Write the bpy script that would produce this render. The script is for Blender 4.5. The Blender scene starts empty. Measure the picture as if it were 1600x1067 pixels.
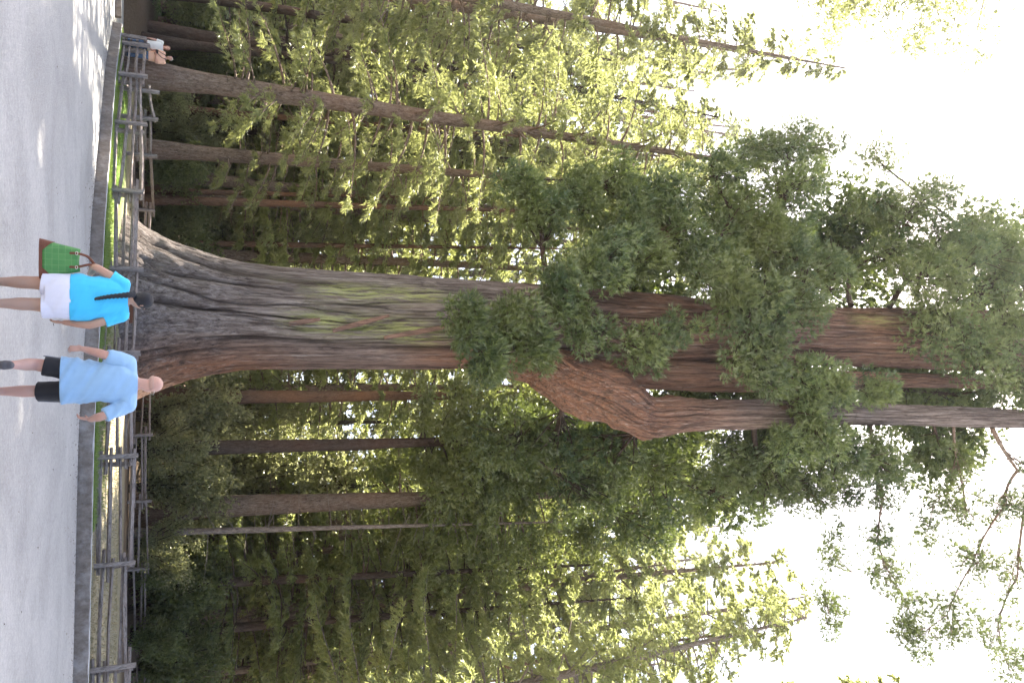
import bpy, bmesh, math, random
import numpy as np
from mathutils import Vector, Matrix

random.seed(7)
RNG = np.random.default_rng(11)
SC = bpy.context.scene
COL = SC.collection
R = math.radians

# ---------------------------------------------------------------- camera, sky, sun, exposure
# the photograph was taken with the camera turned on its side: world up points to the right of the picture
TILT, ROLL, FPX = R(23.4), R(1.0), 18.0 / 22.2 * 1600
EYE = np.array([0.0, 0.0, 1.65])
F_ = np.array([0, math.cos(TILT), math.sin(TILT)])
U0 = np.array([0, -math.sin(TILT), math.cos(TILT)])
R0 = np.array([1.0, 0, 0])
R_ = R0 * math.cos(ROLL) + U0 * math.sin(ROLL)
U_ = U0 * math.cos(ROLL) - R0 * math.sin(ROLL)
cam_d = bpy.data.cameras.new('camera')
cam = bpy.data.objects.new('camera', cam_d)
COL.objects.link(cam)
X_, Y_, Z_ = U_, -R_, -F_
cam.matrix_world = Matrix(((X_[0], Y_[0], Z_[0], EYE[0]), (X_[1], Y_[1], Z_[1], EYE[1]),
                           (X_[2], Y_[2], Z_[2], EYE[2]), (0, 0, 0, 1)))
cam_d.sensor_width, cam_d.lens = 22.2, 18.0
cam_d.clip_start, cam_d.clip_end = 0.1, 3000
SC.camera = cam

HAZE = 0.0002
SUN_EL, SUN_AZ = 63.0, -10.0            # azimuth from the view direction, positive to the right
world = bpy.data.worlds.new('World')
SC.world = world
world.use_nodes = True
wn = world.node_tree.nodes
sky = wn.new('ShaderNodeTexSky')
sky.sky_type = 'NISHITA'
sky.sun_disc = False
sky.sun_elevation = R(SUN_EL)
sky.sun_rotation = R(SUN_AZ)
sky.air_density, sky.dust_density, sky.ozone_density = 0.8, 4.0, 1.5
wn['Background'].inputs['Strength'].default_value = 0.08
world.node_tree.links.new(sky.outputs['Color'], wn['Background'].inputs['Color'])
sun_d = bpy.data.lights.new('sun', 'SUN')
sun_d.energy, sun_d.angle, sun_d.color = 5.0, R(0.5), (1.0, 0.93, 0.82)
sun = bpy.data.objects.new('sun', sun_d)
COL.objects.link(sun)
sdir = Vector((math.sin(R(SUN_AZ)) * math.cos(R(SUN_EL)), math.cos(R(SUN_AZ)) * math.cos(R(SUN_EL)), math.sin(R(SUN_EL))))
sun.rotation_euler = sdir.to_track_quat('Z', 'Y').to_euler()
sun.location = sdir * 100
SC.view_settings.view_transform = 'Standard'
SC.view_settings.look = 'None'
SC.view_settings.exposure = 2.68
SC.view_settings.gamma = 1.0
SC.view_settings.use_curve_mapping = False
SC.render.engine = 'CYCLES'
SC.cycles.max_bounces = 7
SC.cycles.diffuse_bounces = 4
SC.cycles.transmission_bounces = 5
SC.cycles.glossy_bounces = 2
SC.cycles.volume_bounces = 1
SC.cycles.use_denoising = True
SC.cycles.sample_clamp_indirect = 6.0

# ---------------------------------------------------------------- helpers
def ray(v, u):      # v: height in the upright photograph, u: position from its left (1600 x 1067 pixels)
    return F_ + R_ * ((u - 533.5) / FPX) + U_ * ((v - 800.0) / FPX)
def at_y(v, u, Y):
    d = ray(v, u); return EYE + d * (Y / d[1])
def at_z(v, u, z):
    d = ray(v, u); return EYE + d * ((z - EYE[2]) / d[2])

def empty(name, loc=(0, 0, 0), rz=0.0):
    o = bpy.data.objects.new(name, None)
    COL.objects.link(o)
    o.location = loc
    o.rotation_euler = (0, 0, rz)
    o.empty_display_size = 0.2
    return o
def tag(o, label=None, cat=None, group=None, kind=None):
    if label: o['label'] = label
    if cat: o['category'] = cat
    if group: o['group'] = group
    if kind: o['kind'] = kind
    return o
def link(name, me, mat=None, parent=None):
    o = bpy.data.objects.new(name, me)
    COL.objects.link(o)
    if mat and not me.materials: me.materials.append(mat)
    if parent: o.parent = parent
    return o
def poly_mesh(name, V, Fc, smooth=True, attrs=None):
    """numpy mesh: V (n,3), Fc (m,k) with k = 3 or 4"""
    V = np.ascontiguousarray(V, dtype=np.float32); Fc = np.ascontiguousarray(Fc, dtype=np.int32)
    m, k = Fc.shape
    me = bpy.data.meshes.new(name)
    me.vertices.add(len(V)); me.vertices.foreach_set('co', V.ravel())
    me.loops.add(m * k); me.loops.foreach_set('vertex_index', Fc.ravel())
    me.polygons.add(m)
    me.polygons.foreach_set('loop_start', np.arange(0, m * k, k, dtype=np.int32))
    me.polygons.foreach_set('use_smooth', np.full(m, smooth))
    if attrs:
        for an, arr in attrs.items():
            a = me.attributes.new(an, 'FLOAT', 'POINT')
            a.data.foreach_set('value', np.ascontiguousarray(arr, dtype=np.float32))
    me.update(calc_edges=True)
    return me
def copy_tree(o, parent=None):
    c = o.copy(); COL.objects.link(c)
    if parent: c.parent = parent
    for ch in o.children: copy_tree(ch, c)
    return c

_T = np.random.default_rng(3).random((256, 256))
def vnoise(x, y, px=None):
    x = np.asarray(x, float); y = np.asarray(y, float)
    xi = np.floor(x).astype(int); yi = np.floor(y).astype(int)
    fx = x - xi; fy = y - yi
    fx = fx * fx * (3 - 2 * fx); fy = fy * fy * (3 - 2 * fy)
    x0, x1 = (xi % px, (xi + 1) % px) if px else (xi, xi + 1)
    a = _T[x0 % 256, yi % 256]; b = _T[x1 % 256, yi % 256]
    c = _T[x0 % 256, (yi + 1) % 256]; d = _T[x1 % 256, (yi + 1) % 256]
    return (a * (1 - fx) + b * fx) * (1 - fy) + (c * (1 - fx) + d * fx) * fy
def fbm(x, y, o=3, px=None):
    s = 0; a = 0.5; t = 0
    for i in range(o):
        s = s + a * vnoise(x * 2 ** i + 17 * i, y * 2 ** i + 31 * i, px * 2 ** i if px else None); t += a; a *= 0.5
    return s / t
def norm(a): return a / np.maximum(np.linalg.norm(a, axis=-1, keepdims=True), 1e-9)

# ---------------------------------------------------------------- materials
def mat_new(name):
    m = bpy.data.materials.new(name); m.use_nodes = True
    nt = m.node_tree
    return m, nt, nt.nodes, nt.links, nt.nodes['Principled BSDF']
def N(nt, typ, **kw):
    n = nt.nodes.new(typ)
    for k, v in kw.items():
        if k in n.inputs.keys(): n.inputs[k].default_value = v
        else: setattr(n, k, v)
    return n
def noise(nt, scale, detail=4, rough=0.6, coord='Object', stretch=None, dist=0.0):
    tc = nt.nodes.new('ShaderNodeTexCoord')
    src = tc.outputs[coord]
    if stretch:
        mp = nt.nodes.new('ShaderNodeMapping'); mp.inputs['Scale'].default_value = stretch
        nt.links.new(src, mp.inputs['Vector']); src = mp.outputs['Vector']
    n = nt.nodes.new('ShaderNodeTexNoise')
    n.inputs['Scale'].default_value = scale; n.inputs['Detail'].default_value = detail
    n.inputs['Roughness'].default_value = rough; n.inputs['Distortion'].default_value = dist
    nt.links.new(src, n.inputs['Vector'])
    return n.outputs['Fac']
def ramp(nt, fac, stops):
    r = nt.nodes.new('ShaderNodeValToRGB')
    el = r.color_ramp.elements
    while len(el) < len(stops): el.new(0.5)
    for e, (p, c) in zip(el, stops):
        e.position = p; e.color = (*c, 1) if len(c) == 3 else c
    nt.links.new(fac, r.inputs['Fac'])
    return r.outputs['Color']
def mix(nt, fac, a, b, blend='MIX'):
    n = nt.nodes.new('ShaderNodeMix'); n.data_type = 'RGBA'; n.blend_type = blend
    for idx, val in ((0, fac), (6, a), (7, b)):
        if hasattr(val, 'links'): nt.links.new(val, n.inputs[idx])
        elif idx == 0: n.inputs[0].default_value = val
        else: n.inputs[idx].default_value = (*val, 1)
    return n.outputs[2]
def bump(nt, h, strength, dist, bsdf):
    b = nt.nodes.new('ShaderNodeBump'); b.inputs['Strength'].default_value = strength; b.inputs['Distance'].default_value = dist
    nt.links.new(h, b.inputs['Height']); nt.links.new(b.outputs['Normal'], bsdf.inputs['Normal'])
def attr(nt, name):
    a = nt.nodes.new('ShaderNodeAttribute'); a.attribute_name = name; return a.outputs['Fac']

def leaf_mat(name, dark, light, trans, tw=0.45):
    m, nt, nd, ln, b = mat_new(name)
    nd.remove(b)
    tone = attr(nt, 'tone')
    oi = nt.nodes.new('ShaderNodeObjectInfo')
    big = noise(nt, 0.35, 2)
    col = mix(nt, tone, dark, light)
    col = mix(nt, ramp_fac(nt, big, 0.35, 0.7), col, tuple(0.5 * (a + c) * f for a, c, f in zip(dark, light, (1.35, 1.15, 0.9))))
    hs = nt.nodes.new('ShaderNodeHueSaturation')
    mr = nt.nodes.new('ShaderNodeMapRange'); mr.inputs['To Min'].default_value = 0.8; mr.inputs['To Max'].default_value = 1.2
    ln.new(oi.outputs['Random'], mr.inputs['Value']); ln.new(mr.outputs['Result'], hs.inputs['Value'])
    ln.new(col, hs.inputs['Color'])
    d = nt.nodes.new('ShaderNodeBsdfDiffuse'); t = nt.nodes.new('ShaderNodeBsdfTranslucent')
    g = nt.nodes.new('ShaderNodeBsdfGlossy'); g.inputs['Roughness'].default_value = 0.38
    g.inputs['Color'].default_value = (0.8, 0.8, 0.8, 1)
    ln.new(hs.outputs['Color'], d.inputs['Color'])
    tc = mix(nt, tone, tuple(x * 0.75 for x in trans), trans); ln.new(tc, t.inputs['Color'])
    m1 = nt.nodes.new('ShaderNodeMixShader'); m1.inputs[0].default_value = tw
    ln.new(d.outputs[0], m1.inputs[1]); ln.new(t.outputs[0], m1.inputs[2])
    m2 = nt.nodes.new('ShaderNodeMixShader'); m2.inputs[0].default_value = 0.07
    ln.new(m1.outputs[0], m2.inputs[1]); ln.new(g.outputs[0], m2.inputs[2])
    ln.new(m2.outputs[0], nd['Material Output'].inputs['Surface'])
    return m
def ramp_fac(nt, fac, lo, hi):
    mr = nt.nodes.new('ShaderNodeMapRange'); mr.inputs['From Min'].default_value = lo; mr.inputs['From Max'].default_value = hi
    nt.links.new(fac, mr.inputs['Value']); return mr.outputs['Result']

M = {}
M['sequoia_leaf'] = leaf_mat('sequoia_leaf', (0.022, 0.056, 0.028), (0.175, 0.225, 0.07), (0.30, 0.38, 0.07), 0.2)
M['fir_leaf'] = leaf_mat('fir_leaf', (0.06, 0.09, 0.035), (0.15, 0.18, 0.07), (0.55, 0.58, 0.20), 0.5)
M['cedar_leaf'] = leaf_mat('cedar_leaf', (0.05, 0.085, 0.035), (0.18, 0.21, 0.08), (0.40, 0.45, 0.11), 0.45)
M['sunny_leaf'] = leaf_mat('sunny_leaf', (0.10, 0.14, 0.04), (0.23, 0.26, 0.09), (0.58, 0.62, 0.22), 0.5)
M['shrub_leaf'] = leaf_mat('shrub_leaf', (0.09, 0.12, 0.05), (0.29, 0.30, 0.16), (0.55, 0.56, 0.25), 0.45)
M['grass_blade'] = leaf_mat('grass_blade', (0.08, 0.15, 0.03), (0.22, 0.32, 0.07), (0.3, 0.4, 0.06), 0.4)
M['dry_blade'] = leaf_mat('dry_blade', (0.22, 0.19, 0.11), (0.42, 0.38, 0.22), (0.4, 0.36, 0.18), 0.3)

def simple(name, col, rough=0.8, var=0.15, scale=8, bmp=0.0, bscale=60, sheen=0.0, spec=0.3):
    m, nt, nd, ln, b = mat_new(name)
    f = noise(nt, scale, 4)
    c = mix(nt, f, tuple(x * (1 - var) for x in col), tuple(min(1, x * (1 + var)) for x in col))
    ln.new(c, b.inputs['Base Color'])
    b.inputs['Roughness'].default_value = rough
    b.inputs['Specular IOR Level'].default_value = spec
    if sheen: b.inputs['Sheen Weight'].default_value = sheen
    if bmp: bump(nt, noise(nt, bscale, 4), bmp, 0.01, b)
    return m

def mk_bark(name, grey, brown, red, redness=0.5, lich=False, st=(1, 1, 0.055), sc=3.0):
    m, nt, nd, ln, b = mat_new(name)
    f1 = noise(nt, sc * 2.2, 6, 0.7, stretch=st, dist=0.3)
    f2 = noise(nt, sc * 0.16, 3, 0.5, stretch=(1, 1, 0.35))
    f3 = noise(nt, sc * 8, 5, 0.7, stretch=st)
    c = mix(nt, ramp_fac(nt, f1, 0.35, 0.65), brown, grey)
    if lich:
        rd = attr(nt, 'red'); fa = nt.nodes.new('ShaderNodeMath'); fa.operation = 'MULTIPLY'
        ln.new(ramp_fac(nt, f1, 0.3, 0.6), fa.inputs[0]); ln.new(rd, fa.inputs[1])
        dk = nt.nodes.new('ShaderNodeMath'); dk.operation = 'MULTIPLY'; dk.inputs[1].default_value = 0.5; ln.new(rd, dk.inputs[0])
        c = mix(nt, dk.outputs[0], c, (0.10, 0.062, 0.046))
        c = mix(nt, fa.outputs[0], c, red)
    else:
        f7 = noise(nt, 11, 5, 0.75, stretch=(1, 1, 0.35) if st[0] == 1 else (.3, 1, 1), dist=0.5)
        c = mix(nt, ramp_fac(nt, f7, 0.36, 0.5), mix(nt, 0.6, c, (0.035, 0.025, 0.02)), c)
        fa = nt.nodes.new('ShaderNodeMath'); fa.operation = 'MULTIPLY'; fa.inputs[1].default_value = redness
        ln.new(ramp_fac(nt, f2, 0.45, 0.7), fa.inputs[0])
        c = mix(nt, fa.outputs[0], c, red)
    c = mix(nt, ramp_fac(nt, f3, 0.25, 0.65), mix(nt, 0.55, c, (0.012, 0.009, 0.008)), c)
    if lich:
        f5 = noise(nt, 9.5, 5, 0.75, stretch=(1, 1, 0.035), dist=0.2)        # long fibrous strips, some pale, some stripped to dark
        c = mix(nt, ramp_fac(nt, f5, 0.36, 0.47), mix(nt, 0.7, c, (0.03, 0.02, 0.016)), c)
        c = mix(nt, ramp_fac(nt, f5, 0.56, 0.68), c, mix(nt, 0.45, c, (0.50, 0.44, 0.40)))
        f6 = noise(nt, 3.2, 6, 0.7, stretch=(1, 1, 0.5), dist=0.8)            # scars and flakes
        c = mix(nt, ramp_fac(nt, f6, 0.3, 0.42), mix(nt, 0.5, c, (0.05, 0.035, 0.028)), c)
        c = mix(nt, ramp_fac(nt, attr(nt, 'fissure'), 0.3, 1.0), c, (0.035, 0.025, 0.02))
        la = attr(nt, 'lichen')
        fm = nt.nodes.new('ShaderNodeMath'); fm.operation = 'MULTIPLY'
        ln.new(la, fm.inputs[0]); ln.new(ramp_fac(nt, noise(nt, 9, 6, 0.75, stretch=(1, 1, 0.1)), 0.42, 0.58), fm.inputs[1])
        c = mix(nt, fm.outputs[0], c, (0.36, 0.385, 0.14))
    ln.new(c, b.inputs['Base Color'])
    b.inputs['Roughness'].default_value = 0.95; b.inputs['Specular IOR Level'].default_value = 0.1
    bump(nt, f5 if lich else f3, 1.0, 0.12 if lich else 0.05, b)
    return m
M['sequoia_bark'] = mk_bark('sequoia_bark', (0.36, 0.31, 0.28), (0.15, 0.115, 0.098), (0.34, 0.145, 0.07), lich=True)
M['fir_bark'] = mk_bark('fir_bark', (0.36, 0.29, 0.24), (0.17, 0.12, 0.09), (0.30, 0.17, 0.11), 0.5, st=(1, 1, 0.3), sc=5)
M['dark_bark'] = mk_bark('dark_bark', (0.13, 0.105, 0.09), (0.06, 0.042, 0.034), (0.15, 0.075, 0.05), 0.5, st=(1, 1, 0.3), sc=5)
M['red_bark'] = mk_bark('red_bark', (0.26, 0.17, 0.12), (0.14, 0.08, 0.055), (0.34, 0.17, 0.09), 0.8, st=(1, 1, 0.2), sc=5)
M['pale_bark'] = mk_bark('pale_bark', (0.40, 0.35, 0.31), (0.24, 0.19, 0.16), (0.3, 0.2, 0.15), 0.4, st=(1, 1, 0.4), sc=5)
M['weathered_wood'] = mk_bark('weathered_wood', (0.52, 0.46, 0.42), (0.36, 0.295, 0.26), (0.28, 0.19, 0.16), 0.5, st=(0.15, 1, 1), sc=9)
M['weathered_post'] = mk_bark('weathered_post', (0.52, 0.465, 0.43), (0.37, 0.31, 0.275), (0.28, 0.20, 0.17), 0.35, st=(1, 1, 0.15), sc=9)

def mk_plaza():
    m, nt, nd, ln, b = mat_new('crushed_stone_paving')
    big = noise(nt, 0.35, 5, 0.6, stretch=(1, 0.8, 1), dist=0.6)
    mid = noise(nt, 2.2, 5, 0.65)
    fine = noise(nt, 45, 3, 0.7)
    c = mix(nt, ramp_fac(nt, big, 0.3, 0.62), (0.31, 0.288, 0.256), (0.59, 0.557, 0.507))
    c = mix(nt, ramp_fac(nt, mid, 0.25, 0.5), mix(nt, 0.4, c, (0.24, 0.225, 0.2)), c)
    gr = noise(nt, 11, 6, 0.85)
    c = mix(nt, ramp_fac(nt, gr, 0.35, 0.65), mix(nt, 0.45, c, (0.14, 0.125, 0.11)), mix(nt, 0.3, c, (0.68, 0.65, 0.6)))
    vo = nt.nodes.new('ShaderNodeTexVoronoi'); vo.inputs['Scale'].default_value = 38
    tc = nt.nodes.new('ShaderNodeTexCoord'); ln.new(tc.outputs['Object'], vo.inputs['Vector'])
    c = mix(nt, ramp_fac(nt, fine, 0.3, 0.75), mix(nt, 0.35, c, (0.1, 0.1, 0.1)), mix(nt, 0.25, c, (0.62, 0.62, 0.62)))
    # damp dark tongues
    w = noise(nt, 0.22, 4, 0.6, stretch=(1.6, 0.5, 1), dist=1.0)
    c = mix(nt, ramp_fac(nt, w, 0.62, 0.72), c, (0.24, 0.225, 0.205))
    ln.new(c, b.inputs['Base Color'])
    b.inputs['Roughness'].default_value = 0.9; b.inputs['Specular IOR Level'].default_value = 0.2
    bump(nt, vo.outputs['Distance'], 0.5, 0.012, b)
    return m
M['plaza'] = mk_plaza()
def mk_ground():
    m, nt, nd, ln, b = mat_new('forest_floor')
    f = noise(nt, 0.5, 5, 0.65); g = noise(nt, 9, 5, 0.7)
    gr = attr(nt, 'green')
    dry = mix(nt, ramp_fac(nt, g, 0.3, 0.7), (0.20, 0.165, 0.105), (0.40, 0.36, 0.25))
    duff = mix(nt, ramp_fac(nt, g, 0.3, 0.7), (0.09, 0.065, 0.045), (0.19, 0.14, 0.10))
    green = mix(nt, ramp_fac(nt, g, 0.3, 0.7), (0.07, 0.12, 0.025), (0.16, 0.24, 0.06))
    c = mix(nt, attr(nt, 'duff'), dry, duff)
    c = mix(nt, gr, c, green)
    ln.new(c, b.inputs['Base Color']); b.inputs['Roughness'].default_value = 1.0; b.inputs['Specular IOR Level'].default_value = 0.05
    bump(nt, g, 0.8, 0.06, b)
    return m
M['ground'] = mk_ground()
def mk_concrete():
    m, nt, nd, ln, b = mat_new('stained_concrete')
    f = noise(nt, 1.4, 5, 0.7); s = noise(nt, 6, 6, 0.75, stretch=(1, 1, 0.6)); g = noise(nt, 90, 2)
    c = mix(nt, ramp_fac(nt, s, 0.35, 0.7), (0.15, 0.118, 0.094), (0.28, 0.235, 0.195))
    c = mix(nt, ramp_fac(nt, f, 0.5, 0.75), c, (0.38, 0.35, 0.32))
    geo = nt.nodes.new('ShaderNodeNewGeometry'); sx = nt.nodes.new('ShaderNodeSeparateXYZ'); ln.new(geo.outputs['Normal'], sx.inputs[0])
    c = mix(nt, ramp_fac(nt, sx.outputs['Z'], 0.5, 0.9), c, (0.46, 0.46, 0.45))   # skylight on the top painted in: upward faces made paler
    ln.new(c, b.inputs['Base Color']); b.inputs['Roughness'].default_value = 0.9; b.inputs['Specular IOR Level'].default_value = 0.2
    bump(nt, s, 0.5, 0.03, b)
    return m
M['concrete'] = mk_concrete()

# ---------------------------------------------------------------- ground
KERB_PIX = [(106, 1230), (110, 1140), (114, 1067), (123, 670), (134, 509), (143, 340), (150, 265), (156, 200), (164, 110), (170, 72), (175.5, 40)]
KP = np.array([at_z(v, u, 0.0) for v, u in KERB_PIX])[:, :2]
def dense(P, n):
    P = np.asarray(P, float); d = np.r_[0, np.cumsum(np.linalg.norm(np.diff(P, axis=0), axis=1))]
    # Catmull-like smoothing by cubic interpolation of each coordinate
    t = np.linspace(0, d[-1], n); out = np.stack([np.interp(t, d, P[:, k]) for k in range(P.shape[1])], 1)
    for _ in range(max(1, n // 30)):
        out[1:-1] = 0.25 * out[:-2] + 0.5 * out[1:-1] + 0.25 * out[2:]
    return out
kerb0 = np.vstack([[46.0, 19.0], KP])
KL = dense(kerb0, 150)                                       # from the right to the left end
KX, KY = KL[::-1, 0], KL[::-1, 1]
XL = KX[0]
def kerb_y(x): return np.interp(x, KX, KY)
def ground_z(x, y):
    x = np.asarray(x, float); y = np.asarray(y, float)
    s = np.maximum(y - kerb_y(x), 0)
    z = 0.30 + 0.38 * np.clip((s - 0.6) / 6.0, 0, 1) ** 1.2
    z = z + 0.07 * np.maximum(y - 48, 0)
    z = z + 0.05 * (fbm(x * 0.5 + 50, y * 0.5 + 50) - 0.5)
    # beyond the kerb's left end the paving runs on to the log edging
    left = np.clip((XL - 0.12 - x) / 0.2, 0, 1)
    zl = np.where(y < 47.6, -0.25, 0.55 + 0.16 * np.maximum(y - 48, 0))
    return z * (1 - left) + zl * left
gx = np.sort(np.r_[-400, -250, -150, -100, -70, np.arange(-50, 50.1, 0.5), 70, 100, 150, 250, 400, XL - .33, XL - .11])
gs = np.r_[0.22, 0.5, 0.8, 1.1, 1.5, np.arange(2, 34, 0.7), 38, 43, 50, 60, 80, 110, 160, 250, 400]
GX, GS = np.meshgrid(gx, gs, indexing='ij')
GY = kerb_y(GX) + GS
GZ = ground_z(GX, GY)
V = np.stack([GX, GY, GZ], -1).reshape(-1, 3)
ni, nj = GX.shape
idx = np.arange(ni * nj).reshape(ni, nj)
Fq = np.stack([idx[:-1, :-1], idx[1:, :-1], idx[1:, 1:], idx[:-1, 1:]], -1).reshape(-1, 4)
nz_ = fbm(GX * 0.35, GY * 0.35)
green = np.clip(1.15 - (GX + 6.0) / 7.0, 0, 1) * np.clip(1.25 - (GS - 4) / 2.0, 0, 1) * np.clip(nz_ * 2.2, 0.3, 1)
green = np.maximum(green, np.clip(1 - np.abs(GS - 0.5) / 0.5, 0, 1) * np.clip(1.0 - (GX - 3) / 4, 0.1, 1))
green = np.maximum(green, np.clip((XL - GX) / 2, 0, 1) * np.clip(1 - np.abs(GY - 56) / 3, 0, 1))
duff = np.clip((GS - 12) / 5 + (nz_ - 0.5), 0, 1)
duff = np.maximum(duff, np.clip((XL - GX), 0, 1))
g = link('ground', poly_mesh('ground', V, Fq, True, {'green': green.ravel(), 'duff': duff.ravel()}), M['ground'])
tag(g, 'dry grass and needle litter on the ground behind the kerb', None, None, 'structure')
pl = np.array([[-300, -200, 0], [300, -200, 0], [300, 90, 0], [-300, 90, 0]], float)
pv = []; 
xs = np.r_[-300, np.arange(-60, 61, 4.0), 300]; ys = np.r_[-200, np.arange(-8, 60, 4.0)]
PX, PY = np.meshgrid(xs, ys, indexing='ij'); PZ = np.zeros_like(PX)
i2 = np.arange(PX.size).reshape(PX.shape)
p = link('plaza', poly_mesh('plaza', np.stack([PX, PY, PZ], -1).reshape(-1, 3),
         np.stack([i2[:-1, :-1], i2[1:, :-1], i2[1:, 1:], i2[:-1, 1:]], -1).reshape(-1, 4)), M['plaza'])
tag(p, 'pale grey crushed stone paving of the open plaza', None, None, 'structure')

def sweep(P2, prof, name, z0=0.0, closed_ends=True, jitter=0.0):
    """prof: list of (offset to the back, height); P2 polyline in plan, back side on its left-hand normal"""
    P2 = np.asarray(P2, float)
    t = np.gradient(P2, axis=0); t = norm(t); nrm = np.stack([t[:, 1], -t[:, 0]], 1)
    if nrm[:, 1].mean() < 0: nrm = -nrm
    prof = np.asarray(prof, float); k = len(prof); n = len(P2)
    Vv = np.zeros((n, k, 3))
    for j, (o, h) in enumerate(prof):
        Vv[:, j, :2] = P2 + nrm * o
        Vv[:, j, 2] = z0 + h
    if jitter: Vv += RNG.normal(0, jitter, Vv.shape)
    ii = np.arange(n * k).reshape(n, k)
    f = [[ii[a, b], ii[a + 1, b], ii[a + 1, (b + 1) % k], ii[a, (b + 1) % k]] for a in range(n - 1) for b in range(k)]
    me = bpy.data.meshes.new(name)
    fl = f + [list(ii[0]), list(ii[-1][::-1])]
    me.from_pydata([tuple(x) for x in Vv.reshape(-1, 3)], [], [list(map(int, q)) for q in fl])
    bm = bmesh.new(); bm.from_mesh(me); bmesh.ops.recalc_face_normals(bm, faces=bm.faces); bm.to_mesh(me); bm.free()
    return me
KPROF = [(0.0, -0.05), (0.0, 0.06), (0.02, 0.31), (0.035, 0.335), (0.30, 0.335), (0.32, 0.31), (0.32, -0.05)]
KS = dense(kerb0, 260)
E_ = KS[-1]
KS = np.vstack([KS, dense(np.array([E_ + d_ for d_ in ((-.14, .10), (-.30, .35), (-.38, .9), (-.36, 2.5), (-.2, 6), (.2, 11))]), 40)])
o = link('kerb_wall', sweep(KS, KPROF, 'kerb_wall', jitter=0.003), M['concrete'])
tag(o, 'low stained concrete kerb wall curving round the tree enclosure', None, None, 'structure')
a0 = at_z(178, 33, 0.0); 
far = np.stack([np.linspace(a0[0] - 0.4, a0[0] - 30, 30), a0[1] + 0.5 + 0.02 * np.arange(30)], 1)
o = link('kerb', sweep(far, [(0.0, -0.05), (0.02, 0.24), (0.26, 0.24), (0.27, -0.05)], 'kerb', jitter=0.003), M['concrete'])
tag(o, 'sunlit stretch of low kerb past the end of the long kerb wall', None, None, 'structure')

# ---------------------------------------------------------------- trunks and bark
def frame_along(P):
    t = norm(np.gradient(P, axis=0)); a = np.array([0, 1.0, 0])
    s = norm(np.cross(t, np.broadcast_to(a, t.shape)))        # roughly +x ... for an upright path
    b = norm(np.cross(t, s)); return t, s, b
def bark_tube(P, r, nth, nz, seed, amp=0.1, kf=9, vs=0.5, fine=0.35, cap=True, extra=None):
    """displaced tube along P (n,3) with radii r; returns V, F, (theta, s, furrow)"""
    P = np.asarray(P, float); r = np.asarray(r, float)
    d = np.r_[0, np.cumsum(np.linalg.norm(np.diff(P, axis=0), axis=1))]
    s_ = np.linspace(0, d[-1], nz)
    Pi = np.stack([np.interp(s_, d, P[:, k]) for k in range(3)], 1); ri = np.interp(s_, d, r)
    for _ in range(max(1, nz // (3 * len(P)))):
        Pi[1:-1] = .25 * Pi[:-2] + .5 * Pi[1:-1] + .25 * Pi[2:]; ri[1:-1] = .25 * ri[:-2] + .5 * ri[1:-1] + .25 * ri[2:]
    t, sx, sb = frame_along(Pi)
    th = np.linspace(0, 2 * np.pi, nth, endpoint=False)
    th = th + 0.5 * np.cos(th)                                  # finer on the side towards the plaza
    TH, S = np.meshgrid(th, s_, indexing='xy')                 # (nz, nth)
    a = TH / (2 * np.pi)
    warp = (0.55 * (fbm(a * 5 + seed, S * vs * 0.6 + seed, 2, None) - 0.5) + 0.25 * (fbm(a * 23 + seed, S * vs * 2.2 + seed, 2) - .5)) / kf * 1.4
    n1 = vnoise((a * kf * 2 + warp * kf * 2) % (kf * 2), S * vs * 0.35 + seed, kf * 2)
    n2 = vnoise((a * kf * 5 + warp * kf * 5) % (kf * 5), S * vs * 0.8 + seed + 9, kf * 5)
    n3 = vnoise((a * kf * 11 + warp * kf * 11) % (kf * 11), S * vs * 1.6 + seed + 23, kf * 11)
    n4 = vnoise((a * kf * 4) % (kf * 4), S * 1.1 + seed + 5, kf * 4)
    rid = lambda n: 1 - np.abs(2 * n - 1)
    f = (n1 - .55) * .5 - (rid(n1) ** 5) * 0.35 - (rid(n2) ** 4) * 1.0 * fine * (.3 + 1.0 * n4) - (rid(n3) ** 3) * fine * 0.5 * (1.3 - n4) + (n4 - .5) * .22
    disp = amp * f
    if extra is not None: disp = disp + extra(TH, S)
    rr = ri[:, None] + disp
    V = Pi[:, None, :] + rr[..., None] * (np.cos(TH)[..., None] * sx[:, None, :] + np.sin(TH)[..., None] * sb[:, None, :])
    ii = np.arange(nz * nth).reshape(nz, nth)
    j1 = np.roll(ii, -1, axis=1)
    Fq = np.stack([ii[:-1], j1[:-1], j1[1:], ii[1:]], -1).reshape(-1, 4)
    V = V.reshape(-1, 3)
    return V, Fq, TH, S, f
def tube_part(name, P, r, nth, nz, mat, parent, seed=0, amp=0.03, **kw):
    V, Fq, *_ = bark_tube(P, r, nth, nz, seed, amp, **kw)
    return link(name, poly_mesh(name, V, Fq), mat, parent)

class Wood:                                   # thin limbs collected into one mesh
    def __init__(s): s.V = []; s.F = []; s.n = 0
    def add(s, P, r, k=4):
        P = np.asarray(P, float); r = np.asarray(r, float)
        t, a, b = frame_along(P)
        th = np.arange(k) * 2 * np.pi / k
        V = P[:, None, :] + r[:, None, None] * (np.cos(th)[None, :, None] * a[:, None] + np.sin(th)[None, :, None] * b[:, None])
        ii = s.n + np.arange(len(P) * k).reshape(len(P), k); j = np.roll(ii, -1, 1)
        s.F.append(np.stack([ii[:-1], j[:-1], j[1:], ii[1:]], -1).reshape(-1, 4)); s.V.append(V.reshape(-1, 3)); s.n += len(P) * k
    def mesh(s, name): return poly_mesh(name, np.vstack(s.V), np.vstack(s.F))

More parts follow.
